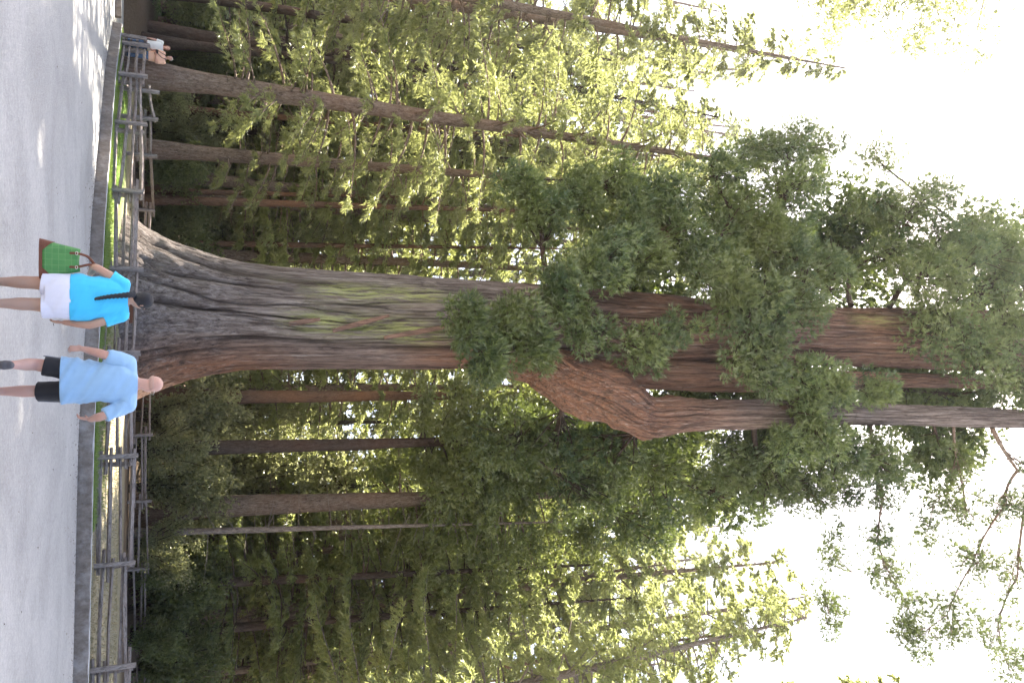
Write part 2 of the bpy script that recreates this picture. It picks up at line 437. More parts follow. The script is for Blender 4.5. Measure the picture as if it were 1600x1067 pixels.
# ---------------------------------------------------------------- leaves
class Leaves:
    def __init__(s, seed=1): s.V = []; s.T = []; s.rng = np.random.default_rng(seed)
    def blades(s, P, D, length, width, spread, k, droop=0.0, tone0=0.5, tonev=0.35, base_tone=None):
        """k narrow blades from every point P along about D"""
        r = s.rng; n = len(P)
        if n == 0: return
        P = np.repeat(P, k, 0); D = np.repeat(D, k, 0)
        m = n * k
        d = norm(D + r.normal(0, spread, (m, 3)) + np.array([0, 0, -droop]))
        L = (np.repeat(np.broadcast_to(length, n), k) * r.uniform(0.6, 1.25, m))[:, None]
        sv = norm(np.cross(d, r.normal(0, 1, (m, 3)))) * (np.broadcast_to(width, 1) * r.uniform(0.7, 1.3, m)[:, None])
        off = r.uniform(-0.25, 0.1, (m, 1)) * L
        a = P + d * off
        V = np.stack([a + d * L * 0.25 - sv, a + d * L * 0.25 + sv * 0.9, a + d * L], 1)
        s.V.append(V.reshape(-1, 3))
        bt = tone0 if base_tone is None else np.repeat(base_tone, k)
        tn = np.clip(bt + r.normal(0, tonev, m) * 0.6, 0, 1)
        s.T.append(np.repeat(tn, 3))
    def tufts(s, C, rad, ntuft, L, W, k=7, up=0.45, squash=0.8, shell=0.55, spread=.42):
        """rounded pom-poms of upturned shoots"""
        r = s.rng
        C = np.asarray(C, float); rad = np.broadcast_to(rad, len(C))
        nt = np.maximum(4, (ntuft * (rad / rad.mean()) ** 2)).astype(int)
        Ci = np.repeat(C, nt, 0); ri = np.repeat(rad, nt)
        dr = norm(r.normal(0, 1, (len(Ci), 3)))
        q = (shell + (1 - shell) * r.random(len(Ci)))[:, None]
        Pp = Ci + dr * ri[:, None] * q * np.array([1, 1, squash])
        D = norm(dr * 0.8 + np.array([0, 0, up]) + r.normal(0, .25, (len(Ci), 3)))
        bt = np.clip(np.repeat(r.uniform(0.0, 0.8, len(C)), nt) + r.normal(0, .16, len(Ci)) + .12 * dr[:, 2], 0, 1)
        s.blades(Pp, D, L, W, spread, k, base_tone=bt, tonev=.2)
    def mesh(s, name):
        V = np.vstack(s.V); return poly_mesh(name, V, np.arange(len(V)).reshape(-1, 3), False, {'tone': np.concatenate(s.T)})

# ---------------------------------------------------------------- the giant sequoia
YS = 34.0
TR = [(150, 318, 652), (185, 331, 641), (205, 342, 632), (227, 362, 624), (247, 371, 616), (268, 381, 606), (308, 392, 594), (342, 402, 585), (382, 411, 581),
      (440, 416, 578), (500, 420, 577), (600, 428, 578), (700, 436, 580), (800, 441, 581), (900, 447, 581), (1000, 456, 577), (1100, 465, 568),
      (1200, 472, 568), (1300, 478, 572), (1400, 482, 576), (1500, 486, 580), (1600, 490, 584), (1760, 497, 585), (1900, 505, 585)]
cen, rad = [], []
for v, a, b in TR:
    pa, pb = at_y(v, a, YS), at_y(v, b, YS)
    cen.append((pa + pb) / 2); rad.append(np.linalg.norm(pb - pa) / 2)
cen = np.array(cen); rad = np.array(rad) * 1.02
cen[:, 0] = np.polyval(np.polyfit(cen[:, 2], cen[:, 0], 3), cen[:, 2])     # one smooth axis
seq = empty('giant_sequoia', (float(cen[2][0]), YS, 0.6))
tag(seq, 'giant sequoia with huge flared furrowed trunk and an elbow shaped limb', 'tree')
bpy.context.view_layer.update()
def child(o, parent):
    o.parent = parent; o.matrix_parent_inverse = Matrix.Translation(-Vector(parent.location)); return o
zc = cen[:, 2]
def flare(TH, S):
    h = S
    e = np.exp(-h / 3.2)
    a = TH / (2 * np.pi)
    lob = vnoise((a * 9 + 0.15 * np.sin(h * 0.9)) % 9, h * 0.15 + 4, 9) - 0.5
    lob2 = vnoise((a * 22 + 0.3 * vnoise(a * 5, h * .5)) % 22, h * 0.35 + 14, 22) - 0.5
    wr = fbm(a * 40 % 40, h * 3.0, 2, 40) - 0.5          # cross wrinkles low on the butt
    return e * (0.16 * lob + 0.24 * lob2 + 0.2 * wr)
V, Fq, TH, S, fur = bark_tube(cen, rad, 330, 600, 5, amp=0.27, kf=12, vs=0.2, fine=0.62, extra=flare)
# material masks: lichen streaks on the side towards the plaza, redder bark low on the right and below the limb
zz = V[:, 2]; th = TH.ravel(); xx = V[:, 0]
def zat(v): return at_y(v, 500, YS)[2]
front = V[:, 1] < YS - 0.2
def blob(u, v0, v1, w):
    x0 = np.interp(zz, [zat(v0), zat(v1)], [at_y(v0, u[0], YS - 2)[0], at_y(v1, u[1], YS - 2)[0]])
    zz0, zz1 = zat(v0), zat(v1)
    m = np.clip((zz - zz0) / 1.5, 0, 1) * np.clip((zz1 - zz) / 1.5, 0, 1)
    return m * np.exp(-((xx - x0) / w) ** 2)
lich = blob((452, 462), 445, 700, 0.33) + blob((497, 520), 410, 690, 0.42) + 1.1 * blob((435, 433), 400, 455, 0.16) + 0.8 * blob((525, 535), 560, 700, 0.16)
lich += 0.7 * blob((498, 500), 1290, 1420, 0.3)
lich = np.clip(lich * .85, 0, .85) * front
redm = np.clip((xx - at_y(500, 520, YS)[0]) / 1.3, 0, 1) * np.clip(1.0 - np.abs(zz - zat(330)) / 6.0, 0.35, 0.8)
redm = np.maximum(redm, np.clip((xx - at_y(700, 525, YS)[0]) / 0.6, 0, 1) * np.clip(1 - np.abs(zz - zat(740)) / 5.5, 0, 1))
redm = np.maximum(redm, 0.55 * np.clip((zz - zat(760)) / 6, 0, 1))
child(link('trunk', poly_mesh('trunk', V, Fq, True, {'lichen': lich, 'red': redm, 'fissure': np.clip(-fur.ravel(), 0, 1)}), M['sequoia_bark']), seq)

def seq_stem(name, pix, Ys, seed, nth, nz, amp=0.1, redv=0.6, redz=None, kf=6, extra=None):
    """pix: (v, u_centre, half width in pixels); Ys: distance of each"""
    P = np.array([at_y(v, u, y) for (v, u, w), y in zip(pix, Ys)])
    r = np.array([np.linalg.norm(at_y(v, u + w, y) - at_y(v, u - w, y)) / 2 for (v, u, w), y in zip(pix, Ys)])
    V, Fq, TH, S, f = bark_tube(P, r, nth, nz, seed, amp, kf=kf, vs=0.3, fine=0.5, extra=extra)
    rm = np.full(len(V), redv)
    if redz is not None: rm = redv * np.clip(1 - (V[:, 2] - redz) / 8.0, 0.06, 1)
    li = np.zeros(len(V))
    o = link(name, poly_mesh(name, V, Fq, True, {'lichen': li, 'red': rm, 'fissure': np.clip(-f.ravel(), 0, 1)}), M['sequoia_bark'])
    return child(o, seq)
# the limb leaves the trunk to the right, bends at the elbow and climbs as a second trunk
def gnarl(TH, S):                      # swellings and folded bark up to the elbow
    a = TH / (2 * np.pi); w = np.exp(-((S - 5.5) / 4.0) ** 2)
    n = fbm(a * 6 % 6, S * .55 + 3, 3, 6) - .5; m = fbm(a * 14 % 14, S * 1.6 + 8, 3, 14) - .5; ks = np.exp(-((S - 8.2) / .8) ** 2) * (vnoise(a * 5 % 5, S * .4, 5) - .3)
    return w * (.42 * n + .32 * m) + .2 * ks
lb = seq_stem('limb', [(790, 560, 30), (840, 566, 36), (880, 590, 42), (920, 607, 46), (955, 622, 46), (985, 640, 42), (1010, 650, 33), (1050, 649, 29), (1120, 648, 25), (1240, 646, 22),
         (1330, 646, 18), (1400, 647, 17), (1500, 651, 16), (1600, 655, 15), (1750, 663, 13), (1900, 670, 9)],
         [33.2, 32.6, 32.0, 31.6, 31.3, 31.2, 31.2, 31.2, 31.2, 31.2, 31.2, 31.2, 31.2, 31.2, 31.2, 31.2], 21, 150, 400, 0.16, 0.75, zat(960), kf=9, extra=gnarl)
lb['label'] = 'thick red barked limb bent upright at an elbow'
st2 = seq_stem('stem', [(930, 572, 22), (1000, 584, 24), (1080, 588, 24), (1160, 591, 23), (1300, 594, 16), (1400, 594, 12), (1500, 596, 11), (1620, 600, 9), (1800, 606, 6)],
         [33.0, 32.8, 32.8, 33, 33, 33.2, 33.2, 33.5, 34], 33, 90, 240, 0.08, 0.6)
st2['label'] = 'slimmer dark stem rising between the trunk and the elbow limb'
# strips of loose bark
for k, (va, ua, vb, ub) in enumerate([(520, 517, 608, 493), (600, 528, 712, 508), (452, 506, 500, 499)]):
    bm = bmesh.new()
    q = []
    for i in range(9):
        t = i / 8; pt = at_y(va + (vb - va) * t, ua + (ub - ua) * t, 31.75 + 0.05 * math.sin(t * 3) + (0.25 if k == 1 else 0.1) * 0)
        w = 0.05 + 0.045 * math.sin(math.pi * (0.15 + 0.8 * t)); 
        ring = [bm.verts.new(pt + np.array([w * math.cos(a) * 1.0, 0.05 * math.sin(a), 0.35 * w * math.cos(a)])) for a in np.arange(6) * math.pi / 3]
        if q:
            for a in range(6): bm.faces.new((q[a], q[(a + 1) % 6], ring[(a + 1) % 6], ring[a]))
        else: bm.faces.new(ring[::-1])
        q = ring
    bm.faces.new(q)
    me = bpy.data.meshes.new('bark_strip'); bm.to_mesh(me); bm.free()
    a = me.attributes.new('red', 'FLOAT', 'POINT'); a.data.foreach_set('value', np.full(len(me.vertices), 0.55, np.float32))
    child(link('bark_strip', me, M['sequoia_bark']), seq)

def seq_bough(root, masses, seed, rw=0.16, clump=0.60, ntuft=40, L=0.29, W=0.024, name='bough', parent=None, mat=None, wmat=None, branch=True, k=8, spread=.40, boost=1.0):
    """root: point on the trunk; masses: [(v, u, Y, rv, ru, ry, n clumps)]; wood is the part, its foliage a sub-part"""
    r = np.random.default_rng(seed)
    wd = Wood(); lf = Leaves(seed)
    prev = np.asarray(root, float); rr = rw
    for (v, u, Y, rv, ru, ry, n) in masses:
        c = at_y(v, u, Y); sc = np.linalg.norm(at_y(v, u + 1, Y) - c)
        sv = np.linalg.norm(at_y(v + 1, u, Y) - c)
        mid = (prev + c) / 2 + np.array([0, 0, -0.12 * np.linalg.norm(c - prev)]) + r.normal(0, .12, 3)
        tt = np.linspace(0, 1, 7)[:, None]
        path = (1 - tt) ** 2 * prev + 2 * tt * (1 - tt) * mid + tt ** 2 * c
        wd.add(path, np.linspace(rr, rr * 0.6, 7), 6)
        ax = np.array([ru * sc, ry, rv * sv * 0.92]) * 1.15; n = int(n * boost * (1.6 if ntuft > 22 else 3.0))
        C = c + norm(r.normal(0, 1, (n, 3))) * (r.random((n, 1)) ** 0.42) * ax
        rad = r.uniform(0.6, 1.35, n) * clump
        for q in (C if branch else C[:4]):
            s0 = path[r.integers(3, 7)]
            m2 = (s0 + q) / 2 + r.normal(0, .15, 3) - np.array([0, 0, 0.15])
            t3 = np.linspace(0, 1, 4)[:, None]
            wd.add((1 - t3) ** 2 * s0 + 2 * t3 * (1 - t3) * m2 + t3 ** 2 * q, np.linspace(rr * 0.35, 0.018, 4), 3)
        lf.tufts(C, rad, ntuft, L, W, k=k, spread=spread)
        prev = c; rr *= 0.7
    w = link(name, wd.mesh(name), wmat or M['dark_bark']); child(w, parent or seq)
    f = link('foliage', lf.mesh('foliage'), mat or M['sequoia_leaf']); f.parent = w
    f.matrix_parent_inverse = Matrix.Identity(4)
    return w
def tp(v, u, Y=32.5): return at_y(v, u, Y)
# in front of the trunk
B = seq_bough
B(tp(760, 500), [(800, 520, 29.8, 42, 55, .9, 22), (735, 500, 29.3, 26, 36, .7, 12), (765, 560, 29.4, 36, 28, .7, 12), (845, 545, 29.8, 20, 30, .6, 7)], 101)
B(tp(890, 455), [(885, 460, 30.2, 28, 32, .7, 9), (870, 430, 30.4, 22, 24, .7, 6), (930, 425, 30.6, 34, 28, .8, 12), (960, 400, 31, 40, 34, 1., 16)], 102, clump=.55)
B(tp(950, 520), [(920, 520, 30.4, 40, 26, .7, 10), (1000, 545, 30.2, 46, 30, .8, 15), (1060, 520, 30.3, 34, 28, .7, 10), (900, 480, 30.6, 24, 20, .6, 5)], 103, clump=.48, ntuft=30)
B(tp(1130, 470), [(1170, 470, 28.8, 60, 50, 1., 24), (1180, 540, 28.6, 50, 46, 1., 20), (1190, 590, 28.8, 30, 22, .8, 9), (1130, 440, 29.2, 40, 40, 1., 14)], 104, clump=.66)
B(tp(1240, 480), [(1235, 480, 29.2, 46, 44, 1., 18), (1270, 430, 29.4, 40, 40, 1., 14), (1230, 395, 30, 40, 34, 1., 14)], 105)
B(tp(1230, 580), [(1270, 590, 29.5, 40, 26, .9, 12), (1300, 610, 29.6, 34, 22, .8, 9), (1365, 600, 29.6, 26, 20, .7, 7)], 106)
B(tp(1440, 520), [(1480, 500, 30.2, 54, 50, 1.1, 22), (1530, 545, 30.2, 50, 46, 1.1, 20), (1580, 500, 30.4, 46, 54, 1.2, 20), (1590, 590, 30.8, 40, 40, 1., 14)], 107, clump=.72)
B(tp(1430, 460), [(1440, 430, 31.0, 50, 40, 1.2, 18), (1510, 420, 31.2, 50, 48, 1.3, 20), (1560, 400, 31.6, 40, 30, 1., 10), (1585, 370, 32, 20, 20, .8, 4)], 108, clump=.74)
# left side of the crown
B(tp(860, 446, 33), [(850, 330, 33.5, 36, 40, 1.2, 15), (905, 300, 34, 34, 44, 1.2, 16), (960, 285, 34, 34, 36, 1.2, 13), (810, 280, 33.5, 24, 26, 1., 7)], 109, boost=1.5, clump=.6)
B(tp(980, 452, 33), [(1000, 400, 32, 44, 34, 1.1, 15), (1050, 360, 32.5, 48, 40, 1.3, 18), (1040, 310, 33, 40, 30, 1.2, 12), (985, 340, 33, 36, 30, 1.2, 11)], 110, boost=1.5, clump=.64)
B(tp(1080, 460, 33), [(1110, 400, 31.5, 44, 36, 1.1, 15), (1150, 340, 32, 46, 44, 1.3, 19), (1120, 275, 32.5, 40, 36, 1.2, 12), (1180, 240, 33, 30, 26, 1., 8)], 111, boost=1.5, clump=.66)
B(tp(1200, 470, 33), [(1215, 360, 31, 40, 40, 1.2, 16), (1230, 290, 31.5, 46, 40, 1.3, 16), (1235, 225, 32, 46, 26, 1.1, 12), (1290, 235, 33, 26, 40, 1., 5)], 112, boost=1.5, clump=.64)
B(tp(1330, 478, 33), [(1330, 420, 34.5, 26, 26, 1., 5), (1400, 395, 33, 44, 30, 1.2, 13), (1420, 330, 33, 50, 36, 1.4, 17), (1470, 300, 33, 36, 22, 1., 7), (1360, 320, 34, 40, 30, 1.2, 9)], 113, boost=1.5, clump=.66)
B(tp(1390, 480, 33), [(1470, 390, 33.5, 46, 40, 1.4, 17), (1530, 375, 33.5, 36, 32, 1.2, 10), (1370, 250, 35, 30, 34, 1.2, 6)], 114, boost=1.5, clump=.68)
B(tp(1560, 488, 33), [(1640, 430, 33, 60, 60, 1.8, 22), (1660, 540, 33, 60, 60, 1.8, 22), (1750, 480, 33, 60, 80, 2, 24), (1720, 380, 34, 50, 40, 1.6, 12)], 115, clump=.8, ntuft=30)
# boughs on the far side of the crown
for k_, (v_, u_, n_) in enumerate(((1000, 440, 26), (1090, 560, 26), (1180, 430, 28), (1250, 620, 28), (1330, 400, 28), (1400, 560, 30), (1480, 640, 30), (1560, 430, 30), (1650, 560, 34), (1780, 470, 40), (1780, 640, 40), (1900, 520, 40), (1950, 620, 40))):
    B(at_y(v_ - 60, 520, 35.5), [(v_, u_, 39.0, 70, 80, 2.2, n_), (v_ - 20, u_ + (60 if u_ > 500 else -60), 38.0, 50, 50, 1.8, n_ // 2)], 140 + k_, clump=.95, ntuft=18, L=.5, W=.09, k=5)
B(at_y(1040, 590, 34.5), [(1110, 615, 37.5, 60, 26, 1.4, 14), (1200, 620, 37.5, 60, 30, 1.4, 16)], 160, clump=.7, ntuft=24, L=.34, W=.042)
# right side: off the elbow limb and the stem
B(at_y(1200, 640, 31.2), [(1265, 632, 29.8, 32, 34, .8, 11), (1275, 672, 29.6, 28, 34, .9, 10), (1240, 700, 29.8, 36, 30, .9, 12)], 116)
B(at_y(1290, 650, 31.2), [(1310, 715, 30.4, 40, 36, 1., 16), (1365, 712, 30.4, 40, 30, 1., 14), (1390, 735, 31, 34, 28, 1., 12)], 117)
B(at_y(1380, 590, 33), [(1420, 610, 34.5, 40, 26, 1., 8), (1490, 615, 34.5, 46, 26, 1.2, 10), (1560, 610, 34.5, 40, 26, 1.2, 10)], 118)
B(at_y(1180, 650, 31.6), [(1200, 750, 32.5, 46, 46, 1.3, 18), (1260, 760, 32.5, 40, 36, 1.2, 12), (1150, 720, 32.6, 44, 40, 1.2, 15), (1310, 760, 33, 30, 26, 1., 7)], 119, boost=1.5)
B(at_y(1460, 655, 31.2), [(1470, 690, 32, 30, 20, .9, 5), (1500, 720, 32, 30, 26, .9, 6)], 120, rw=.1)
B(at_y(1050, 652, 31.6), [(950, 700, 37, 60, 46, 1.5, 18), (1040, 745, 37.5, 60, 50, 1.6, 20), (1130, 770, 37.5, 56, 50, 1.6, 20), (1190, 710, 37, 56, 50, 1.6, 18)], 126, boost=1.5, clump=.72, ntuft=24, L=.34, W=.042)
B(at_y(900, 600, 34), [(870, 690, 38.5, 60, 46, 1.6, 18), (800, 680, 39, 50, 46, 1.6, 15), (920, 770, 39, 56, 46, 1.6, 17), (1000, 820, 39.5, 56, 46, 1.6, 16)], 127, boost=1.5, clump=.72, ntuft=24, L=.34, W=.042)
# open limbs against the sky at the upper right
B(at_y(1550, 668, 31.2), [(1590, 735, 31.2, 18, 20, .6, 2), (1570, 790, 31, 30, 30, .8, 6), (1520, 880, 31, 36, 30, .9, 8), (1480, 960, 31, 40, 36, .9, 9), (1430, 1000, 31.4, 34, 40, .9, 8)], 121, rw=.14, wmat=M['fir_bark'], clump=.52, ntuft=20)
B(at_y(1490, 664, 31.4), [(1500, 740, 31.8, 26, 22, .8, 4), (1510, 800, 31.8, 34, 30, .8, 7), (1460, 780, 31.8, 26, 26, .8, 5), (1450, 830, 31.6, 26, 26, .8, 5)], 122, rw=.09, wmat=M['fir_bark'], clump=.52, ntuft=20)
B(at_y(1360, 660, 31.6), [(1380, 780, 32, 18, 22, .6, 3), (1372, 840, 32, 26, 26, .7, 5), (1395, 900, 32, 34, 30, .8, 7), (1420, 950, 32, 30, 30, .8, 6), (1300, 860, 32.5, 26, 40, .8, 5), (1290, 950, 32.5, 30, 40, .8, 6)], 123, rw=.10, wmat=M['fir_bark'], clump=.48, ntuft=20)
B(at_y(1640, 660, 31.4), [(1600, 800, 31, 30, 30, .9, 6), (1590, 900, 31, 30, 40, .9, 7), (1560, 980, 31, 40, 40, .9, 7), (1580, 1050, 31, 30, 30, .9, 5)], 124, rw=.12, wmat=M['fir_bark'], clump=.52, ntuft=20)
B(at_y(1700, 665, 31.4), [(1680, 720, 31, 60, 60, 1.5, 14), (1740, 640, 31, 60, 60, 1.5, 14)], 125, rw=.2, clump=.7, ntuft=16)

# ---------------------------------------------------------------- split rail fences
def split_rail(L, w, h, rng, n=6):
    """an irregular cleft rail along +x, centred on its own origin"""
    bm = bmesh.new()
    k = rng.integers(4, 6)
    ang = np.sort(rng.uniform(0, 2 * np.pi / k, k) * 0.7 + np.arange(k) * 2 * np.pi / k)
    rr = rng.uniform(0.85, 1.2, k)
    prev = None; by, bz = rng.normal(0, .02, 2)
    for i in range(n):
        t = i / (n - 1); taper = 1.0 - 0.25 * abs(t - 0.5) * rng.uniform(0, 1.2)
        ring = [bm.verts.new(((t - 0.5) * L + rng.normal(0, .01), w * rr[j] * taper * math.cos(ang[j]) + by * math.sin(math.pi * t) + rng.normal(0, .005),
                              h * rr[j] * taper * math.sin(ang[j]) + bz * math.sin(math.pi * t) + rng.normal(0, .006))) for j in range(k)]
        if prev:
            for j in range(k): bm.faces.new((prev[j], prev[(j + 1) % k], ring[(j + 1) % k], ring[j]))
        else: bm.faces.new(ring[::-1])
        prev = ring
    bm.faces.new(prev)
    me = bpy.data.meshes.new('rail'); bm.to_mesh(me); bm.free(); return me
def post_mesh(h, w, rng, d=None):
    bm = bmesh.new(); d = d or w; prev = None; lean = rng.normal(0, .015, 2)
    for t in (0, .35, .7, .985, 1.0):
        s = 0.93 if t == 1.0 else 1.0 - 0.06 * t
        ring = [bm.verts.new((w / 2 * s * a + lean[0] * t + rng.normal(0, .003), d / 2 * s * b + lean[1] * t + rng.normal(0, .003), h * t - 0.15 * (t == 0) + (rng.normal(0, .01) if t > .9 else 0)))
                for a, b in ((-1, -.8), (-.8, -1), (.8, -1), (1, -.8), (1, .8), (.8, 1), (-.8, 1), (-1, .8))]
        if prev:
            for j in range(8): bm.faces.new((prev[j], prev[(j + 1) % 8], ring[(j + 1) % 8], ring[j]))
        else: bm.faces.new(ring[::-1])
        prev = ring
    bm.faces.new(prev)
    me = bpy.data.meshes.new('post'); bm.to_mesh(me); bm.free(); return me
def build_fence(name, label, pts, top, seed, nrail=4, rear=True, width=0.13, hs=(0.08, 0.34, 0.60, 0.86), ov=0.32):
    rng = np.random.default_rng(seed)
    root = tag(empty(name, tuple(pts[0])), label, 'fence')
    def put(o): child(o, root); return o
    for i, p in enumerate(pts):
        d = pts[min(i + 1, len(pts) - 1)] - pts[max(i - 1, 0)]; az = math.atan2(d[1], d[0])
        hgt = top - p[2]
        o = put(link('post', post_mesh(hgt + rng.normal(0, .02), width * rng.uniform(.85, 1.1), rng), M['weathered_post'])); o.location = Vector(p) - root.location; o.rotation_euler = (0, 0, az)
        o.matrix_parent_inverse = Matrix.Identity(4)
        if rear:
            nrm = np.array([-math.sin(az), math.cos(az), 0]) * 0.27
            q = p + nrm + np.array([math.cos(az), math.sin(az), 0]) * rng.normal(0.03, .05)
            o = put(link('post', post_mesh(hgt * rng.uniform(.86, 1.0), width * rng.uniform(.8, 1.05), rng), M['weathered_post'])); o.location = Vector(q) - root.location; o.rotation_euler = (0, 0, az)
            o.matrix_parent_inverse = Matrix.Identity(4)
    for i in range(len(pts) - 1):
        a, b = pts[i], pts[i + 1]; d = b - a; L = np.linalg.norm(d[:2]); az = math.atan2(d[1], d[0])
        nrm = np.array([-math.sin(az), math.cos(az), 0]) * (0.135 if rear else 0.1)
        for k in range(nrail):
            z = (hs[k] + 0.11 * (i % 2) * (1 if k < nrail - 1 else -0.6)) * (top - (a[2] + b[2]) / 2)
            Lr = L + 2 * ov * rng.uniform(.5, 1.3)
            o = put(link('rail', split_rail(Lr, .05, rng.uniform(.05, .075), rng), M['weathered_wood']))
            c = (a + b) / 2 + nrm + np.array([0, 0, z + rng.normal(0, .02)]) + np.array([math.cos(az), math.sin(az), 0]) * rng.normal(0, .1)
            o.location = Vector(c) - root.location
            o.rotation_euler = (rng.uniform(0, 6), -math.atan2(b[2] - a[2], L) + rng.normal(0, .018), az + rng.normal(0, .006))
            o.matrix_parent_inverse = Matrix.Identity(4)
    return root
fz = 0.33
FP = [at_z(v, u, fz) for v, u in ((136, 1215), (141, 1048), (146.5, 884), (151.5, 715), (158, 553), (166, 419), (172, 296), (177.5, 190), (182.5, 115), (188.5, 67))]
build_fence('split_rail_fence', 'grey split rail fence standing just behind the concrete kerb wall', FP[::-1], 1.33, 201)
# fence on the far side of the enclosure
BP = [at_z(196, 1200, .72), at_z(197.5, 1085, .72), at_z(199, 1008, .70), at_z(198.5, 890, .68), at_z(199, 784, .68), at_z(201, 681, .68), at_z(204, 600, .68), at_z(205, 480, .68), at_z(204, 395, .68), at_z(203, 327, .68), at_z(201, 240, .68)]
bq = [np.array([p[0], p[1], float(ground_z(p[0], p[1])) - .02]) for p in BP]
bq = bq + [np.array([FP[9 - 1][0] + (bq[-1][0] - FP[8][0]) * .5, FP[8][1] + (bq[-1][1] - FP[8][1]) * .55, .55]), FP[8] + np.array([0.35, 0.55, 0.05])]
build_fence('split_rail_fence', 'grey split rail fence running behind the giant tree on the far side of the enclosure', bq[::-1], 1.70, 202, nrail=3, rear=False, width=.13, hs=(.22, .52, .84))
# the corner return at the left end
build_fence('split_rail_fence', 'short return of split rail fence at the curved end of the kerb by the couple', [FP[9] + np.array([-.15, 0.35, 0]), FP[9] + np.array([-.4, 2.6, .02]), FP[9] + np.array([-.3, 5.2, .2])], 1.36, 203, ov=.2)

# log edging and bank at the far left
lg = at_z(200, 20, 0.0)
wd = Wood(); wd.add(np.array([[lg[0] - 14, lg[1] + .9, .3], [lg[0] - 7, lg[1] + .5, .3], [lg[0], lg[1], .27], [lg[0] + 1.6, lg[1] - .2, .25]]), np.array([.3, .29, .27, .26]), 10)
o = link('log', wd.mesh('log'), M['pale_bark']); tag(o, 'long pale log lying as edging along the foot of the brown bank', 'log')

# ---------------------------------------------------------------- conifers
def conifer(name, base, top, r0, r1, z0, z1, nb, Lmax, seed, leaf, bark, droop=0.35, prof=None, Lb=0.30, Wb=0.05, dens=1.0, k=4, dead=0, style='fir',
            azr=None, tw=1.0, bend=0.0, nth=20, amp=0.03, clump=.6, parent_loc=None):
    """trunk from base to top; boughs between the heights z0 and z1 (fractions of the trunk)"""
    r = np.random.default_rng(seed)
    base = np.asarray(base, float); top = np.asarray(top, float)
    root = empty(name, tuple(base))
    H = np.linalg.norm(top - base)
    tt = np.linspace(0, 1, 12)[:, None]
    bd = r.normal(0, 1, 3) * np.array([1, 1, 0]) * bend
    P = (top - base) * tt + bd * np.sin(np.pi * tt)
    rad = r0 + (r1 - r0) * tt[:, 0] ** 0.9 + r0 * 0.5 * np.exp(-tt[:, 0] * H / 0.8)
    P[0, 2] -= 0.4
    V, Fq, *_ = bark_tube(P, rad, nth, max(30, int(H * 3)), seed % 50, amp * 1.0, kf=max(4, nth // 5), vs=1.2, fine=.4)
    link('trunk', poly_mesh('trunk', V, Fq), bark, root)
    wd = Wood(); lf = Leaves(seed)
    prof = prof or (lambda f: (1 - f) ** 0.7)
    def at(f): return np.array([np.interp(f, tt[:, 0], P[:, j]) for j in range(3)])
    fs = z0 + (z1 - z0) * (np.arange(nb) + r.random(nb)) / nb
    for i, f in enumerate(fs):
        s = at(f); L = Lmax * prof((f - z0) / max(1e-3, 1 - z0)) * r.uniform(.6, 1.15)
        if L < .25: L = .25
        az = r.uniform(0, 2 * np.pi) if azr is None else r.uniform(*azr)
        out = np.array([math.cos(az), math.sin(az), 0.0]); lat = np.array([-out[1], out[0], 0])
        e0 = r.uniform(-.1, .35); n = 7
        q = np.linspace(0, 1, n)
        bp = s + out * (q * L)[:, None] + np.array([0, 0, 1.0]) * (L * (e0 * q - droop * q ** 2 + (.14 * q ** 4 if style == 'fir' else .3 * q ** 3)))[:, None] + lat * (r.normal(0, .06) * L * q ** 2)[:, None]
        wd.add(bp, np.linspace(min(.012 * L + .02, .09), .008, n), 4)
        if style == 'clump':
            m = max(2, int(L * 2.4 * dens))
            qs = r.uniform(.35, 1.0, m)
            C = np.stack([np.interp(qs, q, bp[:, j]) for j in range(3)], 1) + r.normal(0, .22 * L * .5 + .1, (m, 3)) * np.array([1, 1, .6])
            lf.tufts(C, r.uniform(.6, 1.3, m) * clump, 26 * dens, Lb, Wb, k=k, up=.15, squash=.7)
            continue
        m = max(4, int(L * 6.5 * tw))
        qs = r.uniform(.15, 1.0, m) ** .8
        S = np.stack([np.interp(qs, q, bp[:, j]) for j in range(3)], 1)
        sg = np.where(r.random(m) < .5, -1.0, 1.0)[:, None]
        TL = (.20 * L * (1.05 - qs) + .28) * r.uniform(.6, 1.2, m)
        tang = norm(bp[-1] - bp[0])
        TD = norm(sg * lat * .8 + tang * .75 + np.array([0, 0, -.28 - droop * .4]) + r.normal(0, .18, (m, 3)))
        nk = max(2, int(4 * dens))
        bt = np.full(m, 0.0) + r.uniform(.3, .7) + (qs - .5) * .25
        for j in range(nk):
            w = (j + r.random(m)) / nk
            pp = S + TD * (TL * w)[:, None] + np.array([0, 0, -.16])[None] * (w ** 2 * TL)[:, None]
            lf.blades(pp, TD + np.array([0, 0, -.22]), Lb * .8, Wb * .6, .46, k + 2, base_tone=bt)
    for i in range(dead):
        f = r.uniform(.12, max(.16, z0 + .1)); s = at(f); az = r.uniform(0, 6.28); L = r.uniform(.8, 2.6)
        out = np.array([math.cos(az), math.sin(az), r.uniform(-.3, .25)])
        q = np.linspace(0, 1, 5)
        bp = s + out * (q * L)[:, None] + r.normal(0, .05, (5, 3)) * q[:, None]
        wd.add(bp, np.linspace(.03, .006, 5), 3)
    tag(link('branches', wd.mesh('branches'), bark, root), kind='stuff')
    link('crown', lf.mesh('crown'), leaf, root)
    return root
def hero(base_px, top_px, Y, ztop, **kw):
    """a tree whose trunk runs through two picture points at the distance Y, standing on the ground there and ztop metres tall"""
    a, b = at_y(*base_px, Y), at_y(*top_px, Y)
    d = (b - a) / (b[2] - a[2])
    gz = float(ground_z(a[0], Y))
    return a + d * (gz - a[2]), a + d * (ztop - a[2])
def tree(label, name, base_px, top_px, Y, ztop, *a, group=None, **kw):
    b, t = hero(base_px, top_px, Y, ztop)
    o = conifer(name, b, t, *a, **kw); tag(o, label, 'tree', group); return o

